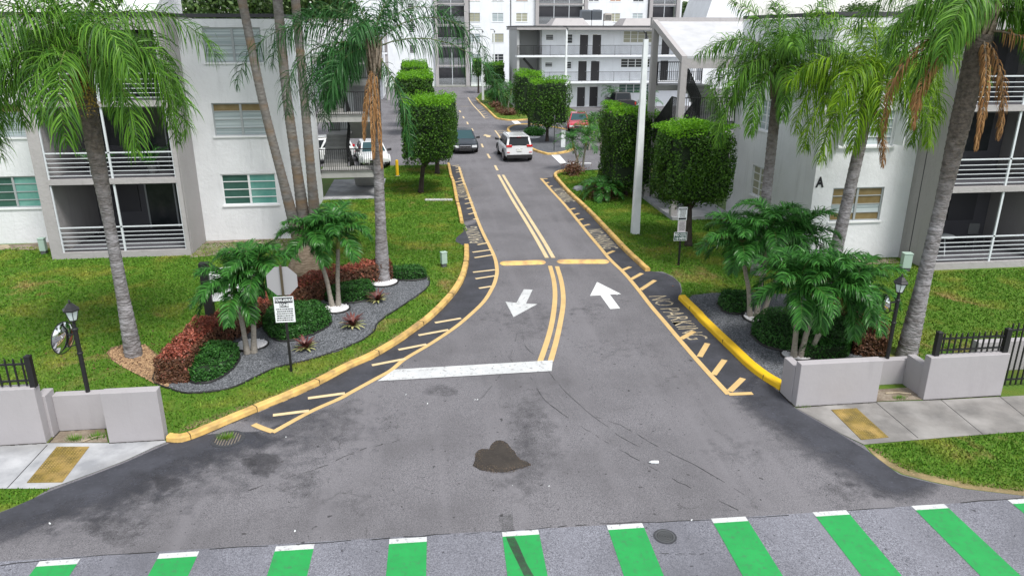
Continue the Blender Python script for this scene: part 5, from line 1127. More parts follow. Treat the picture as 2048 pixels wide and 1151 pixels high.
short('small palm with bright fronds in front of the red car', [((1178, 300), 0, 0, 1.4), ((1200, 300), .2, 0, 1.5)], 11, 0, 1.3, 8, ll=.45, nl=20)
short('small palm growing by the wall of the far walkway block', [((1222, 216), 0, 0, 1.1)], 12, 0, 1.35, 9, ll=.5, nl=20)
short('green feathery palm cluster on the far lawn strip among red shrubs', [((1005, 222), -.3, 0, 1.6), ((1015, 226), .3, 0, 1.8), ((1022, 226), .8, 0, 1.3)], 12, 0, 1.9, 10, ll=.6, nl=22)
short('palm behind the light pole in front of the stair columns', [((1290, 290), 0, 0, 2.6)], 10, 0, 1.4, 12, ll=.5, nl=20)
def cycad(lab, px, h, r_, seed, mat='short frond'):
    x, y = G(*px); rt = root('pygmy_palm', lab, 'palm shrub', (x, y, 0)); rng = np.random.default_rng(seed)
    m = MB(); m.lathe((x, y, 0), [(r_*.55, 0), (r_*.62, .25), (r_*.5, .5), (r_*.3, .62)], 14); m.build('stem', 'trunk brown', rt)
    V, F = leafcloud(np.array([x, y, .3])+rng.normal(0, 1, (900, 3))*np.array([r_*.42, r_*.42, .16]), rng.normal(0, 1, (900, 3)), .14, .3, .5, rng); npmesh('dead_leaf_skirt', V, F, 'brown leaf', rt)
    V, F, mb = frondset((x, y, .5), ring(16, 60, h, 110, .28, seed)+ring(14, 25, h*.95, 95, .28, seed+1), rng, .03, 30, .15, .012, v=.2, grav=.15); cr = npmesh('crown', V, F, mat, rt); mb.build('frond_ribs', 'rib', cr)
cycad('bushy pygmy palm with brown leaf skirt on the right lawn near the kerb', (1203, 398), 1.35, .75, 80)
def fan(lab, px, h, seed):
    x, y = G(*px); rt = root('dry_palm', lab, 'palm shrub', (x, y, 0)); rng = np.random.default_rng(seed)
    P = np.array([x, y, .35])+rng.normal(0, 1, (1200, 3))*np.array([.28, .28, .2]); V, F = leafcloud(P, rng.normal(0, 1, (1200, 3)), .15, .3, .5, rng); npmesh('dry_leaves', V, F, 'brown leaf', rt)
    m = MB(); m.tube([(x, y, 0), (x+.1, y, .6), (x+.3, y, 1.2)], [.1, .07, .04], 7); m.build('stem', 'boot', rt)
fan('clump of dry reddish palm leaves at the kerb corner beside clustered stems', (1146, 350), .8, 81)
# bromeliads
def brom(lab, px, s_, seed):
    x, y = G(*px); rt = root('bromeliad', lab, 'bromeliad', (x, y, .02), 'bromeliads in the left gravel bed'); rng = np.random.default_rng(seed)
    for nm, mt, n, l, e0 in (('outer_leaves', 'brom pale', 14, .34, 35), ('inner_leaves', 'brom dark', 26, .40, 62)):
        V = []; F = []
        for k in range(n):
            a = k*2.4+seed; e = R(e0+rng.uniform(-14, 14)); L = l*s_*rng.uniform(.8, 1.2); p = np.array([x, y, .03]); w_ = .032*s_
            sdv = np.array([-math.sin(a), math.cos(a), 0])
            o = len(V)
            for j in range(5):
                V += [tuple(p-sdv*w_*(1, 1.1, 1, .7, .05)[j]), tuple(p+sdv*w_*(1, 1.1, 1, .7, .05)[j])]; ee = e-R(16)*j; p = p+np.array([math.cos(a)*math.cos(ee), math.sin(a)*math.cos(ee), math.sin(ee)])*L/4
            F += [(o+2*j, o+2*j+1, o+2*j+3, o+2*j+2) for j in range(4)]
        npmesh(nm, V, F, mt, rt)
brom('reddish spiky bromeliad on gravel right of the sign post base', (612, 700), 1.05, 1)
brom('dark spiky bromeliad with cream lower leaves, the middle one on the gravel', (706, 655), 1.2, 2)
brom('dark spiky bromeliad near the far palm ring, topmost of three', (756, 604), 1.1, 3)
# white stone rings around palms
def stonering(lab, px, rx, ry):
    x, y = G(*px); rt = root('stone_ring', lab, 'stone ring', (x, y, .02), 'white stone rings around palm bases'); K = 26
    P = [(x+rx*math.cos(6.283*k/K), y+ry*math.sin(6.283*k/K)) for k in range(K)]
    m = MB(); m.tube([(p[0], p[1], .045) for p in P+P[:1]], .03, 6); m.build('edging', 'edging', rt)
    m = MB(); m.prism(P, .021, .05); m.build('stone_base', 'white stone', rt)
    n = int(420*rx*ry/.2); a = RNG.uniform(0, 6.28, n); r_ = np.sqrt(RNG.random(n))*.95; c = np.stack([x+rx*r_*np.cos(a), y+ry*r_*np.sin(a), np.full(n, .055)], 1)
    base = np.array([[1, 0, 0], [0, 1, 0], [-1, 0, 0], [0, -1, 0], [0, 0, .8]]); th = RNG.uniform(0, 6.28, n); s_ = RNG.uniform(.018, .04, n)[:, None, None]
    ro = np.stack([np.stack([np.cos(th), -np.sin(th), 0*th], 1), np.stack([np.sin(th), np.cos(th), 0*th], 1), np.stack([0*th, 0*th, 0*th+1], 1)], 1)
    V = np.einsum('nij,kj->nki', ro, base)*s_+c[:, None]; F = np.array([[0, 1, 4], [1, 2, 4], [2, 3, 4], [3, 0, 4]])[None]+5*np.arange(n)[:, None, None]
    o = npmesh('stones', V.reshape(-1, 3), F.reshape(-1, 3), 'white stone', rt); o['kind'] = 'stuff'
stonering('white stone ring with two palm stems, leftmost in the left bed', (503, 692), .44, .40); stonering('white stone ring around the V shaped palm in the left bed', (673, 619), .40, .42)
stonering('white stone ring around the tall palm at the bed tip', (766, 566), .50, .50); stonering('white stone ring under three palm stems in the right bed', (1512, 638), .36, .45)
stonering('white stone ring tucked against the right wall end', (1596, 712), .45, .35); stonering('white stone ring on the gravel island beside a clipped tree', (1058, 275), .95, 1.1)
# ---------------------------------------------------------------- shrub beds and hedges
def mound(lab, px, h, mat, n, leaf, seed, name='shrub', cat='shrub', edging=True, top=None, grp=None, core='ficus core', px_z=0.):
    poly = smooth_line([*GP(*px), G(*px[0])], 4)[:-1]; P2 = np.array(poly); c = P2.mean(0); rng = np.random.default_rng(seed)
    rt = root(name, lab, cat, (*c, 0), grp)
    lo, hi = P2.min(0), P2.max(0); xs = rng.uniform(lo[0], hi[0], n*4); ys = rng.uniform(lo[1], hi[1], n*4); k = inpoly(xs, ys, poly); xs, ys = xs[k], ys[k]
    E0 = P2; E1 = np.roll(P2, -1, 0); Q = np.stack([xs, ys], 1)
    def dist(Q):
        d = np.full(len(Q), 9.); 
        for a, b in zip(E0, E1):
            ab = b-a; t = np.clip(((Q-a)@ab)/(ab@ab+1e-9), 0, 1); d = np.minimum(d, np.linalg.norm(Q-a-t[:, None]*ab, axis=1))
        return d
    d = dist(Q); fr = min(.22, h*.55); zt = h*np.where(d < fr, np.sqrt(np.clip(1-(1-d/fr)**2, 0, 1)), 1.)
    w_ = wob(np.c_[Q, 0*xs], .10, 3., seed)+wob(np.c_[Q, 0*xs], .05, 8., seed+2); zt = zt+w_*zt/h
    Z = zt*(1-rng.random(len(zt))**2*.35); N = np.c_[rng.normal(0, .3, (len(Q), 2)), np.full(len(Q), 1.)]
    P = np.c_[Q, Z][:n]; N = N[:n]; fl = P[:, 2] > h*.72
    # side leaves
    per = np.linalg.norm(E1-E0, axis=1).sum(); m_ = int(n*.45); u = rng.integers(0, len(E0), m_*2); L = np.linalg.norm(E1-E0, axis=1); u = rng.choice(len(E0), m_, p=L/L.sum()); t = rng.random(m_)[:, None]
    S = E0[u]*(1-t)+E1[u]*t; inn = unit(c-S); S = S+inn*rng.uniform(-.03, .12, (m_, 1)); zz = rng.random(m_)*h*.85
    P = np.r_[P, np.c_[S, zz]]; N = np.r_[N, np.c_[-inn, np.full(m_, .3)]]; fl = np.r_[fl, np.zeros(m_, bool)]
    V, F = leafcloud(P, N, leaf, .55, .5, rng); npmesh('foliage', V, F, [mat, top or mat], rt, fl.astype(int))
    m = MB(); m.prism([tuple(c+(p-c)*.93) for p in P2], 0, h*.72, .06); m.build('dark_filler', core, rt)  # added filler block, coloured dark to stand for the shade inside the shrub
    if edging: m = MB(); m.tube([(*p, .05) for p in poly+poly[:1]], .035, 6); m.build('edging', 'edging', rt)
    return rt
SH = 'clipped green shrub beds'
mound('low rounded green shrub at the lower left end of the gravel bed', ((378, 745), (384, 766), (422, 766), (458, 746), (477, 724), (476, 710), (450, 704), (415, 712), (390, 728)), .42, 'shrub leaf', 5200, .06, 91, grp=SH)
mound('widest low green shrub bed behind the sign post', ((541, 676), (560, 684), (590, 682), (630, 669), (659, 652), (660, 638), (635, 622), (590, 624), (545, 638), (528, 656)), .45, 'shrub leaf', 8500, .06, 92, grp=SH)
mound('low green shrub between the V shaped palm and the tall palm', ((672, 608), (700, 608), (738, 602), (750, 592), (742, 578), (705, 572), (670, 580), (650, 600)), .42, 'shrub leaf', 4500, .06, 93, grp=SH)
mound('low green shrub at the far tip of the left gravel bed', ((778, 560), (815, 563), (848, 560), (852, 552), (830, 546), (785, 548)), .42, 'shrub leaf', 3200, .06, 94, grp=SH)
mound('small round green shrub at the back of the right gravel bed', ((1434, 610), (1448, 625), (1480, 630), (1500, 620), (1498, 606), (1450, 598)), .45, 'shrub leaf', 3000, .06, 95, grp=SH)
mound('large dark green shrub bed under the three stemmed palms by the right wall', ((1502, 672), (1525, 692), (1570, 705), (1608, 708), (1680, 712), (1700, 700), (1690, 665), (1640, 645), (1560, 642), (1510, 652)), .5, 'shrub leaf', 9000, .06, 96, grp=SH)
mound('strip of low green shrub just behind the top of the right wall', ((1600, 718), (1650, 721), (1690, 718), (1690, 706), (1612, 706)), .5, 'shrub leaf', 2600, .06, 97, edging=False, grp=SH)
def hedge(lab, line, wd, h, seed, n=9000, leaf=.075, top='red leaf', side='brown leaf'):
    L = smooth_line(GP(*line), 5); a = offs(L, wd/2); b = offs(L, -wd/2)[::-1]; poly = [tuple(p) for p in a]+[tuple(p) for p in b]; P2 = np.array(poly); rng = np.random.default_rng(seed)
    c = P2.mean(0); rt = root('red_hedge', lab, 'hedge', (*c, 0), 'red leaved hedges'); n0 = n
    Lp = np.array(L); T = np.gradient(Lp, axis=0); T = unit(T); Nn = np.stack([-T[:, 1], T[:, 0]], 1); sl = np.r_[0, np.cumsum(np.linalg.norm(np.diff(Lp, axis=0), axis=1))]
    def at(s_, o): return np.stack([np.interp(s_, sl, Lp[:, k])+np.interp(s_, sl, Nn[:, k])*o for k in range(2)], 1)
    s_ = rng.uniform(0, sl[-1], n); o = rng.uniform(-wd/2, wd/2, n); Q = at(s_, o); ed = np.clip((wd/2-np.abs(o))/.15, 0, 1); ee = np.clip(np.minimum(s_, sl[-1]-s_)/.18, 0, 1); Z = h*(.8+.2*np.sqrt(ed)*np.sqrt(ee)); Z += wob(np.c_[Q, 0*o], .14, 3.2, seed)+wob(np.c_[Q, 0*o], .06, 9, seed); Z -= rng.random(n)**2*.22
    P = np.c_[Q, Z]; N = np.c_[rng.normal(0, .3, (n, 2)), np.ones(n)]; fl = (Z > h*.80)&(rng.random(n) < .9)
    m_ = int(n*1.1); s2 = rng.uniform(0, sl[-1], m_); sg = np.where(rng.random(m_) < .5, -1, 1); Q = at(s2, sg*(wd/2-rng.uniform(-.05, .1, m_))); P = np.r_[P, np.c_[Q, rng.random(m_)*h*.9]]; Nq = np.stack([np.interp(s2, sl, Nn[:, k]) for k in range(2)], 1)*sg[:, None]; N = np.r_[N, np.c_[Nq, np.full(m_, .3)]]; fl = np.r_[fl, rng.random(m_) < .06]
    for e_, tt in ((0., T[0]), (sl[-1], T[-1])):
        k = n//9; Q = at(np.full(k, e_)+rng.uniform(-.03, .14, k)*(1 if e_ == 0 else -1), rng.uniform(-wd/2, wd/2, k)); P = np.r_[P, np.c_[Q, rng.random(k)*h*.9]]; N = np.r_[N, np.tile([*(-tt if e_ == 0 else tt), .3], (k, 1))]; fl = np.r_[fl, rng.random(k) < .06]
    V, F = leafcloud(P, N, leaf, .45, .6, rng); npmesh('foliage', V, F, [side, top], rt, fl.astype(int))
    i = MB(); L2 = L[3:-3]; aa = offs(L2, wd/2-.16); bb = offs(L2, -wd/2+.16)[::-1]; i.prism([tuple(p) for p in aa]+[tuple(p) for p in bb], 0, h*.66); i.build('dark_filler', 'brown core', rt)  # added filler block; the hedge's shaded inside is put into its dark colour
pm('brown core', (.022, .012, .008), rough=1)
hedge('long red topped hedge curving behind the left gravel bed', ((346, 768), (366, 742), (400, 708), (440, 682), (500, 652), (560, 625), (620, 600), (680, 578), (730, 565), (778, 556)), .72, .74, 101, 15000)
hedge('short reddish brown hedge curving round the right palms', ((1622, 655), (1665, 650), (1710, 665), (1738, 692), (1738, 716)), .75, .72, 102, 7000, side='brown leaf', top='brown red leaf')
def lowbush(lab, px, r_, h, mat, seed, n=700, leaf=.13, base=None, grp=None, flat=1.):
    x, y = base or G(*px); rng = np.random.default_rng(seed); rt = root('bush', lab, 'bush', (x, y, 0), grp)
    d = unit(rng.normal(0, 1, (n, 3))); P = np.array([x, y, h*.5])+d*np.array([r_, r_*flat, h*.5])*rng.uniform(.6, 1.08, (n, 1)); P[:, 2] = np.abs(P[:, 2]); V, F = leafcloud(P, d, leaf, .5, .5, rng); npmesh('foliage', V, F, mat, rt)
    m = MB()
    for k in range(6): a = k*1.05; m.tube([(x, y, 0), (x+math.cos(a)*r_*.4, y+math.sin(a)*r_*.4*flat, h*.6)], [.03, .01], 4)
    m.build('stems', 'bark', rt)
for i, (p, r_) in enumerate((((990, 216), .7), ((1003, 226), .8), ((1012, 231), .75), ((1022, 231), .7))):
    lowbush(('leftmost', 'second', 'third', 'rightmost')[i]+' of four brownish red bushes on the far lawn strip', p, r_, .75, 'brown leaf', 110+i, 600, .16, grp='reddish bushes on the far lawn strip')
lowbush('spiky green plant in the stone ring on the gravel island', (1070, 272), .9, .75, 'short frond', 120, 900, .2)
lowbush('dense green shrub on the far strip left of the feathery palms', (998, 206), 1.6, 2.6, 'shrub leaf', 121, 1500, .2)
lowbush('dark green shrub on the far strip beside the farthest light pole', (985, 196), 1.1, 1.2, 'shrub leaf', 122, 900, .2)
lowbush('leafy green shrub left of the black pickup', (1195, 285), 1.4, 2.1, 'ficus top leaf', 123, 2200, .13, base=(13.3, 56))
# ---------------------------------------------------------------- broadleaf trees beyond the roofs
def broadtree(lab, x, y, zc, rx, rz, seed, n=9000, leaf=.3, grp='broadleaf trees beyond the roofs'):
    rng = np.random.default_rng(seed); rt = root('broadleaf_tree', lab, 'tree', (x, y, 0), grp)
    m = MB(); m.tube([(x, y, 0), (x+.2, y, zc*.4), (x, y, zc)], [.35, .25, .1], 9)
    C = []
    for k in range(26):
        d = unit(rng.normal(0, 1, 3)); c = np.array([x, y, zc])+d*np.array([rx, rx*.8, rz])*rng.uniform(.35, .85); C.append((c, rng.uniform(.22, .4)*rx))
        if k < 9: m.tube([(x, y, zc*.55), tuple((np.array([x, y, zc*.75])+c)/2), tuple(c)], [.14, .08, .03], 5)
    m.build('trunk', 'bark', rt)
    P = []; N = []
    for c, r_ in C:
        k = n//26; d = unit(rng.normal(0, 1, (k, 3))); P.append(c+d*r_*np.array([1, 1, .6])*rng.uniform(.5, 1.05, (k, 1))); N.append(d)
    V, F = leafcloud(np.concatenate(P), np.concatenate(N), leaf, .6, .5, rng); npmesh('crown', V, F, 'broad leaf', rt)
pm('broad leaf', (.02, .055, .012), (.08, .15, .025), rough=.5, island=True, trans=.2)
broadtree('dark leafy tree beyond the left roof, directly above its white facade', -17, 58, 9.4, 7.5, 3.4, 130, 16000)
broadtree('leafy tree beyond the left roof between the leaning trunks', -9.5, 60, 9.4, 5.5, 3.2, 131, 13000)
broadtree('loose green tree on the skyline right of the tall block', 44, 122, 11.0, 3.6, 1.7, 132, 4000)
broadtree('distant tree line clump above the roof of building A', 52, 92, 8.6, 8, 2.2, 133, 9000)
broadtree('distant tree above the roof of building A near the right palms', 66, 96, 8.8, 8, 2.4, 134, 9000)
pm('soil crumb', (.035, .026, .02), (.13, .10, .075), rough=1, island=True)
# ---------------------------------------------------------------- grass blades
def grass(name, polys, holes, dens, h, lab):
    P = []
    for poly in polys:
        Q = np.array(poly); lo, hi = Q.min(0), Q.max(0); n = int((hi[0]-lo[0])*(hi[1]-lo[1])*dens); xs = RNG.uniform(lo[0], hi[0], n); ys = RNG.uniform(lo[1], hi[1], n)
        k = inpoly(xs, ys, poly)
        for hole in holes: k &= ~inpoly(xs, ys, hole)
        P.append(np.stack([xs[k], ys[k]], 1))
    P = np.concatenate(P); n = len(P); a = RNG.uniform(0, 6.28, n); hh = h*RNG.uniform(.5, 1.3, n); w_ = .011+.0006*P[:, 1]; t = np.stack([np.cos(a), np.sin(a)], 1)*w_[:, None]; l = RNG.normal(0, .45, (n, 2))*hh[:, None]
    V = np.stack([np.c_[P-t, np.zeros(n)], np.c_[P+t, np.zeros(n)], np.c_[P+l, hh]], 1).reshape(-1, 3); F = np.arange(3*n).reshape(-1, 3)
    o = npmesh(name, V, F, 'lawn blades'); tag(o, kind='stuff'); return o
mul = GP((214, 706), (245, 690), (290, 690), (345, 745), (336, 776), (310, 768), (280, 752), (225, 722))
islin = GP((922, 489), (911, 483), (913, 475), (923, 467), (936, 460))
LAWN_L = [(-17, 30), (-17, 15.1), (-6.3, 15.1), (-5.5, 14.5)]+[tuple(p) for p in offs(smooth_line(K_LEFT, 4), .19)]+GP((922, 489), (911, 483), (913, 475), (923, 467), (936, 460), (925, 449))+[tuple(p) for p in offs(smooth_line(K_LEFT2, 4), .17)]+[(1.2, 46.9), (-2.4, 46.9), (-2.4, 37.4), (-5.1, 37.3), (-5.1, 30.1), (-8.9, 29.6), (-8.9, 28.05), (-13.9, 28.05), (-13.9, 30)]
LAWN_R = [tuple(p) for p in offs(smooth_line(K_RIGHT2, 4), .19)]+GP((1298, 542), (1325, 542), (1346, 551), (1363, 567), (1366, 585), (1378, 596))+GP((1384, 591), (1420, 587), (1470, 585), (1600, 590), (1720, 640), (1775, 690))+[(11.9, 15.3), (30, 15.5), (30, 22.9), (17.6, 22.9), (17.4, 24.7), (13.8, 24.7), (13.7, 31.2), (10.8, 31.2), (10.8, 44.2)]
VERGE = GP((1732, 891), (1900, 876), (2048, 864))+[(14, 12.4), (14, 10.7)]+GP((2048, 983), (1930, 968), (1870, 953), (1815, 940), (1778, 922), (1750, 903))
VERGEL = [(-9.6, 12.7)]+GP((0, 977), (97, 978), (128, 968), (100, 978), (60, 1000), (0, 1022))+[(-9.6, 12.1)]
grass('grass', [LAWN_L, LAWN_R], [gb, mul, gr_], 420, .05, '')
grass('grass', [VERGE, VERGEL], [], 1100, .045, '')
grass('grass', [FARL+[(16, 69.2), (16, 108), (8.6, 108)]], [], 60, .1, '')
def tuft(lab, pts, n, h, z=0.):
    c = G(*pts); V = []; F = []; rr = random.Random(int(pts[0]))
    for k in range(n):
        a = rr.uniform(0, 6.28); d = rr.uniform(0, .16); L = h*rr.uniform(.5, 1.1); x, y = c[0]+math.cos(a)*d, c[1]+math.sin(a)*d*.6; o = len(V)
        V += [(x-.006, y, z), (x+.006, y, z), (x+math.cos(a)*L*.5, y+math.sin(a)*L*.5, z+L)]; F.append((o, o+1, o+2))
    tag(npmesh('weed', V, F, 'lawn blades'), lab, 'weed', 'weeds along the walls')
tuft('weeds sprouting through the storm grate by the kerb', (452, 878), 110, .14, .015); tuft('weed tuft in the dirt notch of the left wall', (150, 880), 120, .13); tuft('second weed tuft beside the panel of the left wall', (195, 876), 120, .14)
tuft('weed tuft in the dirt notch of the right wall', (1800, 797), 100, .1); tuft('tiny weed at the foot of the right wall corner', (1608, 813), 40, .08)

stones('soil_crumbs', [tuple(p) for p in GP(*[(x/4.096+900, y/4.096+850) for x, y in ((185, 340), (205, 285), (205, 235), (265, 193), (322, 198), (350, 145), (410, 122), (475, 152), (500, 190), (545, 250), (580, 285), (690, 330), (520, 385), (330, 395))])], 900, .014, 'soil crumb', .016)

# fallen leaves and litter
def litter(name, areas, n, size, mat, kind='stuff'):
    P = []
    for (px, rx, ry, k) in areas:
        c = G(*px); m_ = int(n*k); P.append(np.c_[RNG.normal(c[0], rx, m_), RNG.normal(c[1], ry, m_), np.full(m_, .055)])
    P = np.concatenate(P); V, F = leafcloud(P, np.tile([0, 0, 1.], (len(P), 1)), size, .45, .35, RNG); tag(npmesh(name, V, F, mat), kind=kind)
litter('leaf_litter', [((850, 385), 1.2, 1.6, .3), ((1380, 490), 1.0, .9, .3), ((265, 712), .8, .6, .2), ((1350, 545), .5, .8, .1), ((1235, 400), 1., 1.2, .1)], 700, .07, 'brown leaf')
m = MB()
for px, s_ in (((1104, 505), .03), ((1234, 590), .035), ((950, 800), .02), ((855, 808), .03), ((812, 790), .02), ((955, 800), .025), ((100, 1048), .035), ((590, 1063), .03), ((572, 875), .02), ((1098, 973), .02), ((1025, 972), .015), ((1383, 1041), .025)):
    c = G(*px); a = random.random()*3; m.add([(c[0]-s_*math.cos(a), c[1]-s_*math.sin(a), .02), (c[0]+s_*.5*math.sin(a), c[1]-s_*.5*math.cos(a), .02), (c[0]+s_*math.cos(a), c[1]+s_*math.sin(a), .03), (c[0]-s_*.4*math.sin(a), c[1]+s_*.4*math.cos(a), .025)], [(0, 1, 2, 3)])
tag(m.build('paper_scraps', 'sign white'), kind='stuff')
# ================================================================ VEHICLES
pm('car white', (.78, .80, .82), rough=.25, coat=1.); pm('car black', (.010, .011, .013), rough=.35, coat=.3); pm('car blueblack', (.018, .026, .036), rough=.35, coat=.3); pm('car red', (.50, .025, .05), rough=.25, coat=1.)
pm('car glass', (.008, .012, .015), rough=.1, spec=.35); pm('screen glass', (.03, .07, .08), rough=.12, spec=.4); pm('tyre', (.015, .015, .016), rough=.9); pm('rim', (.35, .36, .38), rough=.3, metal=.9)
pm('plastic black', (.02, .02, .022), rough=.6); pm('tail red', (.55, .01, .015), rough=.15, coat=1.); pm('head lamp', (.75, .78, .8), rough=.08, coat=1.); pm('chrome', (.7, .7, .72), rough=.15, metal=1.); pm('plate', (.7, .72, .68), rough=.5)
def car(lab, cat, x, y, rz, paint_, st, gh, Wd, wb, wr=.34, front=True, kind='sedan', grp=None):
    """st: body stations (x, z bottom, z belt, half width factor); gh: cabin (x0 base rear, x1 top rear, x2 top front, x3 base front, z base, z top, top inset); +x is forward"""
    rt = root('parked_car' if cat != 'pickup truck' else 'pickup_truck', lab, cat, (0, 0, 0), grp); V = []; F = []; hw = Wd/2
    for (sx, zb, zt, k) in st:
        w_ = hw*k; zm = zb+(zt-zb)*.5
        pr = [(w_*.86, zb), (w_*.98, zb+.1), (w_, zm), (w_*.985, zt-.12), (w_*.93, zt-.02), (w_*.72, zt+.025), (0, zt+.045)]
        V += [(sx, a, z) for a, z in pr]+[(sx, -a, z) for a, z in pr[-2::-1]]
    n = 13
    for i in range(len(st)-1): F += [(i*n+j, i*n+(j+1), (i+1)*n+j+1, (i+1)*n+j) for j in range(n-1)]+[(i*n+n-1, i*n, (i+1)*n, (i+1)*n+n-1)]
    F += [tuple(range(n)), tuple(range((len(st)-1)*n+n-1, (len(st)-1)*n-1, -1))]
    F = [f[::-1] for f in F]
    b = npmesh('body', V, F, paint_, rt, smooth=False); bevel(b, .03, 2)
    x0, x1, x2, x3, zb, zt, ins = gh; wb_ = hw*.90; wt = hw*ins
    P = [(x0, -wb_, zb), (x3, -wb_, zb), (x3, wb_, zb), (x0, wb_, zb), (x1, -wt, zt), (x2, -wt, zt), (x2, wt, zt), (x1, wt, zt)]
    m = MB(); m.add(P, [(0, 3, 2, 1), (4, 5, 6, 7), (0, 1, 5, 4), (1, 2, 6, 5), (2, 3, 7, 6), (3, 0, 4, 7)]); bevel(m.build('cabin', paint_, rt), .05, 3)
    def panel(name, q, mat, o=.014, inset=.1):
        Q = [Vector(v) for v in q]; c = sum(Q, Vector())/len(Q); nn = (Q[1]-Q[0]).cross(Q[2]-Q[0]).normalized()
        if nn.dot(c-Vector(((x1+x2)/2, 0, (zb+zt)/2))) < 0: nn = -nn; Q = Q[::-1]
        Q = [c+(v-c)*(1-inset)+nn*o for v in Q]; npmesh(name, [tuple(v) for v in Q]+[tuple(v-nn*.02) for v in Q], [tuple(range(len(Q)))]+[((i+1) % len(Q), i, i+len(Q), (i+1) % len(Q)+len(Q)) for i in range(len(Q))], mat, rt)
    panel('windscreen', [P[1], P[2], P[6], P[5]], 'screen glass', inset=.12); panel('rear_window', [P[0], P[3], P[7], P[4]], 'car glass', inset=.16)
    for s_ in (-1, 1):
        A = lambda t, h: (x0+(x1-x0)*h+(x3+(x2-x3)*h-(x0+(x1-x0)*h))*t, s_*(wb_+(wt-wb_)*h), zb+(zt-zb)*h)
        for t0, t1 in ((.04, .30), (.33, .62), (.65, .95)): panel('side_window', [A(t0, .10), A(t1, .10), A(t1-.02, .84), A(t0+.02, .84)], 'car glass', .016, .02)
        m = MB(); mx = x3-.15; m.add([(mx-.08, s_*(hw*.93), zb+.02), (mx+.1, s_*(hw*.93), zb+.02), (mx+.1, s_*(hw+.19), zb+.05), (mx-.06, s_*(hw+.17), zb+.05), (mx-.08, s_*(hw*.93), zb+.15), (mx+.08, s_*(hw*.93), zb+.15), (mx+.08, s_*(hw+.19), zb+.2), (mx-.06, s_*(hw+.17), zb+.2)], [(0, 3, 2, 1), (4, 5, 6, 7), (0, 1, 5, 4), (1, 2, 6, 5), (2, 3, 7, 6), (3, 0, 4, 7)]); m.build('door_mirror', 'plastic black', rt)
        for wx in (wb/2, -wb/2):
            m = MB(); cx, cy = wx, s_*(hw-.10)
            m.tube([(cx, cy-.115, wr), (cx, cy-.10, wr), (cx, cy+.10, wr), (cx, cy+.115, wr)], [wr*.93, wr, wr, wr*.93], 22); wl = m.build('wheel', 'tyre', rt)
            m = MB(); m.tube([(cx, cy+s_*.112, wr), (cx, cy+s_*.122, wr)], [wr*.66, wr*.6], 16); m.build('rim', 'rim', wl)
            m = MB(); K = 14; m.tube([(cx+math.cos(math.pi*k/K)*(wr+.05), s_*(hw+.004), wr+math.sin(math.pi*k/K)*(wr+.05)) for k in range(K+1)], .04, 6); m.build('wheel_arch', 'plastic black' if kind == 'suv' else paint_, rt)
    xr, xf = st[0][0], st[-1][0]; zr = st[0][2]; zf = st[-1][2]
    def blk(name, mat, xa, ya, yb, za, zb_, d=.05, end=1):
        m = MB(); m.box(xa-(.02 if end > 0 else d), xa+(d if end > 0 else .02), ya, yb, za, zb_); return bevel(m.build(name, mat, rt), .015)
    hb = hw*.86
    if kind == 'suv':
        for s_ in (-1, 1):
            blk('tail_light', 'tail red', xr+.10, s_*hb*.60, s_*hb*1.06, .98, 1.12, .13, -1); blk('tail_light', 'tail red', xr+.01, s_*hb*.78, s_*hb*1.02, .62, .67, .05, -1)
        blk('brake_light', 'tail red', x1-.1, -.13, .13, zt-.05, zt-.01, .05, -1)
        blk('rear_bumper', 'plastic black', xr, -hb*1.02, hb*1.02, .28, .50, .06, -1); blk('number_plate', 'plate', xr, -.17, .17, .70, .82, .035, -1); blk('handle_strip', 'chrome', xr, -.2, .2, .86, .88, .03, -1)
        m = MB(); m.box(x1-.16, x1+.1, -wt*.96, wt*.96, zt-.02, zt+.03); bevel(m.build('roof_spoiler', paint_, rt), .02)
        m = MB(); [m.box(x1+.15, x2-.1, s_*wt*.9-.02, s_*wt*.9+.02, zt+.0, zt+.05) for s_ in (1,)]; m.build('roof_rail', 'chrome', rt); m = MB(); m.box(x1+.15, x2-.1, -wt*.9-.02, -wt*.9+.02, zt+.0, zt+.05); m.build('roof_rail', 'chrome', rt)
    if kind in ('sedan', 'hatch'):
        for s_ in (-1, 1): blk('headlight', 'head lamp', xf-.07, s_*hb*.58, s_*hb*1.02, zf-.16, zf+.0, .08, 1); blk('fog_light', 'plastic black', xf+.0, s_*hb*.6, s_*hb*.92, .30, .42, .03, 1)
        blk('grille', 'chrome', xf, -hb*.52, hb*.52, zf-.17, zf-.01, .05, 1); blk('grille_mesh', 'plastic black', xf+.04, -hb*.47, hb*.47, zf-.15, zf-.04, .025, 1); blk('lower_grille', 'plastic black', xf, -hb*.55, hb*.55, .24, .42, .05, 1)
        for s_ in (-1, 1): blk('tail_light', 'tail red', xr+.03, s_*hb*.6, s_*hb, zr-.2, zr-.06, .06, -1)
        m = MB(); m.lathe((xf+.065, 0, zf-.09), [(.06, -.01), (.06, .01)], 12); m.build('badge', 'chrome', rt)
    if kind == 'truck':
        for s_ in (-1, 1): blk('tail_light', 'tail red', xr, s_*hb*.86, s_*hb*1.04, .78, 1.05, .05, -1); blk('headlight', 'head lamp', xf, s_*hb*.6, s_*hb, zf-.25, zf-.08, .05, 1)
        blk('rear_bumper', 'chrome', xr, -hb, hb, .45, .62, .12, -1)
        m = MB(); m.box(xr+.12, x0-.1, -hb*.86, hb*.86, zr+.02, zr+.065); m.build('bed_cover', 'plastic black', rt)
    rt.location = (x, y, 0); rt.rotation_euler = (0, 0, rz); return rt
SUV = [(-2.2, .42, .98, .86), (-2.1, .32, 1.02, .95), (-1.5, .26, 1.03, 1.0), (0, .24, 1.0, 1.0), (1.2, .25, 1.0, 1.0), (1.75, .27, .95, .97), (2.1, .32, .86, .88), (2.22, .40, .74, .80)]
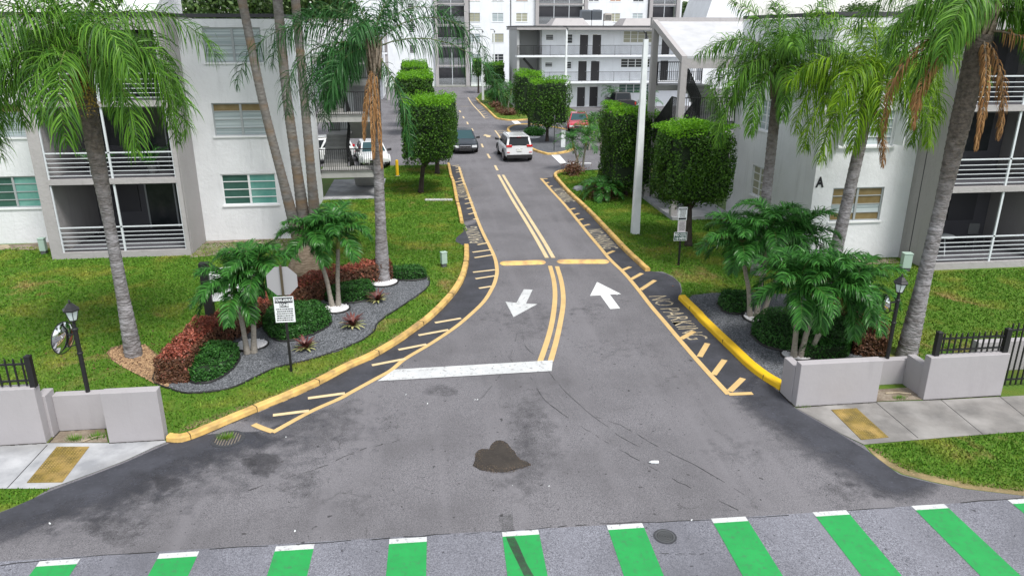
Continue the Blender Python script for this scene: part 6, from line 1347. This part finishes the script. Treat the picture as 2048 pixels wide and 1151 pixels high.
SED = [(-2.3, .40, .88, .84), (-2.2, .30, .96, .92), (-1.5, .22, .98, .99), (0, .20, .92, 1.0), (1.1, .21, .90, 1.0), (1.8, .23, .82, .96), (2.2, .26, .72, .88), (2.36, .34, .62, .80)]
TRK = [(-2.75, .55, 1.12, .95), (-2.65, .45, 1.14, .98), (-1.2, .42, 1.14, 1.0), (0, .42, 1.12, 1.0), (1.5, .42, 1.14, 1.0), (2.4, .45, 1.10, .97), (2.7, .5, 1.0, .92)]
h1 = math.atan2(G(912, 209)[1]-G(1000, 352)[1], G(912, 209)[0]-G(1000, 352)[0])
car('white compact SUV driving away on the right lane, red tail lights', 'car', 5.95, 49.6, h1+.03, 'car white', SUV, (-2.14, -1.86, .35, 1.25, .98, 1.62, .74), 1.86, 2.67, .36, kind='suv')
car('dark blue black sedan driving towards the camera in the left lane', 'car', 2.75, 53.4, h1+math.pi, 'car blueblack', SED, (-1.75, -1.05, .35, 1.25, .88, 1.42, .70), 1.82, 2.71, .33)
car('bright red car parked behind the gravel island, nose towards the camera', 'car', 13.2, 63.6, R(-100), 'car red', SED, (-1.75, -1.05, .35, 1.25, .88, 1.42, .70), 1.82, 2.71, .33)
car('second red car nearly hidden by palms, parked right of the bright red one', 'car', 16.0, 63.2, R(-95), 'car red', SED, (-1.75, -1.05, .35, 1.25, .88, 1.42, .70), 1.82, 2.71, .33)
car('black pickup truck parked before the far walkway block', 'pickup truck', 21.0, 79.6, R(92), 'car black', TRK, (-1.1, -.9, .3, 1.1, 1.1, 1.86, .80), 2.0, 3.6, .40, kind='truck')
wx, wy = G(628, 336)
car('white SUV parked behind the left block, seen through its stairwell', 'car', wx, wy+2, R(205), 'car white', SUV, (-2.14, -1.86, .35, 1.25, .98, 1.62, .74), 1.86, 2.67, .36, kind='suv', grp='cars parked behind the left block')
wx, wy = G(742, 334)
car('white sedan behind the hanging fronds at the parking entrance on the left', 'car', wx, wy+1.5, R(-80), 'car white', SED, (-1.75, -1.05, .35, 1.25, .88, 1.42, .70), 1.82, 2.71, .33, grp='cars parked behind the left block')
# ---------------------------------------------------------------- small things
def bollard(lab, px, h):
    x, y = G(*px); rt = root('bollard', lab, 'bollard', (x, y, 0)); m = MB(); m.lathe((x, y, 0), [(.09, 0), (.09, h-.06), (.07, h-.01), (.02, h)], 12); m.build('post', 'kerb bright', rt); m = MB(); m.lathe((x, y, 0), [(.13, 0), (.13, .03), (.09, .04)], 12); m.build('collar', 'concrete', rt)
bollard('yellow bollard on the grass edge left of the nearest clipped tree', (795, 352), .95)
x, y = G(1108, 303); rt = root('sign_post', 'thin dark post standing alone on the gravel island', 'post', (x, y, 0)); m = MB(); m.bar((x, y, 0), (x, y, 2.5), .045); m.build('post', 'rail black', rt); m = MB(); m.bar((x, y-.03, 2.2), (x, y-.03, 2.5), .06, .01); m.build('sign_edge', 'utility dark', rt)
x, y = G(1126, 296); rt = root('marker_post', 'short white marker post by the red cars', 'post', (x, y, 0)); m = MB(); m.box(x-.16, x+.16, y-.03, y+.03, .0, 1.25); bevel(m.build('panel', 'sign white', rt), .02); m = MB(); m.box(x-.17, x+.17, y-.04, y+.04, 1.251, 1.29); m.build('cap', 'frame', rt)
def boulder(lab, px, r_, mat, seed):
    x, y = G(*px); rng = np.random.default_rng(seed); K = 12; m = MB(); V = []; F = []
    for j in range(5):
        a = j/4*1.45
        for k in range(K): t = k/K*6.283; rr = r_*math.cos(a)*(1+.18*math.sin(3*t+seed+j)+rng.normal(0, .04)); V.append((x+rr*math.cos(t), y+rr*.8*math.sin(t), r_*.6*math.sin(a)))
    F = [(j*K+k, j*K+(k+1) % K, (j+1)*K+(k+1) % K, (j+1)*K+k) for j in range(4) for k in range(K)]+[tuple(range(4*K, 5*K))]
    tag(npmesh('boulder', V, F, mat), lab, 'rock')
pm('rock grey', (.30, .32, .34), (.18, .19, .2), 6, rough=.95, bump=.02, bscale=15); pm('rock tan', (.42, .36, .26), (.3, .25, .18), 6, rough=.95, bump=.02, bscale=15)
boulder('flat grey rock on the right lawn near the kerb corner', (1158, 379), .38, 'rock grey', 1); boulder('pale tan rock against the left wall at the picture edge', (8, 497), .26, 'rock tan', 2)
for i, (p, s_) in enumerate((((470, 483), .09), ((520, 486), .07), ((450, 490), .06), ((545, 480), .08))): boulder(('pale stone','small stone','tiny pale stone','right hand stone')[i]+' lying in the dirt strip under the left facade', p, s_, 'rock tan', 5+i)
# balcony furniture
def table(lab, x, y, z, r_=.4):
    rt = root('patio_table', lab, 'table', (x, y, z)); m = MB(); m.lathe((x, y, z+.68), [(r_, 0), (r_, .03)], 18); m.build('table_top', 'frame', rt)
    for k in range(3): a = k*2.09+.4; m = MB(); m.bar((x+math.cos(a)*r_*.3, y+math.sin(a)*r_*.3, z+.68), (x+math.cos(a)*r_*.8, y+math.sin(a)*r_*.8, z), .03); m.build('leg', 'frame', rt)
def chair(lab, x, y, z, rz, mat):
    rt = root('patio_chair', lab, 'chair', (0, 0, 0), 'balcony chairs'); m = MB(); m.box(-.22, .22, -.22, .22, .42, .46); m.build('seat', mat, rt); m = MB(); m.box(-.22, .22, .19, .22, .47, .88); m.build('backrest', mat, rt)
    for a in (-.19, .19):
        for b in (-.19, .19): m = MB(); m.bar((a, b, 0), (a, b, .42), .03); m.build('leg', mat, rt)
    rt.location = (x, y, z); rt.rotation_euler = (0, 0, rz)
table('small table on the middle left balcony', -12.3, 29.3, 2.96); chair('dark chair on the middle left balcony', -9.9, 29.6, 2.96, .4, 'utility dark')
table('round table on the ground floor balcony of building A', 18.7, 24.2, .24); chair('dark chair on the ground floor balcony of building A, right of the post', 20.6, 24.9, .24, 0, 'utility dark'); chair('pale chair on the ground floor balcony of building A, left of the post', 18.1, 25.3, .24, .3, 'frame')
def potplant(lab, x, y, z, s_, seed):
    rt = root('potted_plant', lab, 'potted plant', (x, y, z), 'potted plants on balconies'); m = MB(); m.lathe((x, y, z), [(.12, 0), (.17, .28), (.15, .28), (.14, .24)], 12); m.build('pot', 'utility dark', rt)
    rng = np.random.default_rng(seed); V, F, mb = frondset((x, y, z+.3), ring(9, 65, .8*s_, 70, .22, seed), rng, .03, 14, .1, .01); npmesh('leaves', V, F, 'short frond', rt)
potplant('spiky potted plant on the middle left balcony, left of the trunk', -11.9, 28.8, 2.96, 1.1, 1); potplant('leafy potted plant on the middle left balcony, right of the trunk', -10.1, 28.9, 2.96, 1.4, 2)
# wooden stick debris in the wall notches
for lab, a, b in (('stick lying in the dirt notch of the left wall', (165, 885), (212, 872)), ('stick lying in the dirt notch of the right wall', (1770, 788), (1822, 789))):
    m = MB(); m.tube([(*G(*a), .03), (*G((a[0]+b[0])/2, (a[1]+b[1])/2-1), .04), (*G(*b), .03)], .018, 6); tag(m.build('stick', 'rock tan'), lab, 'stick')
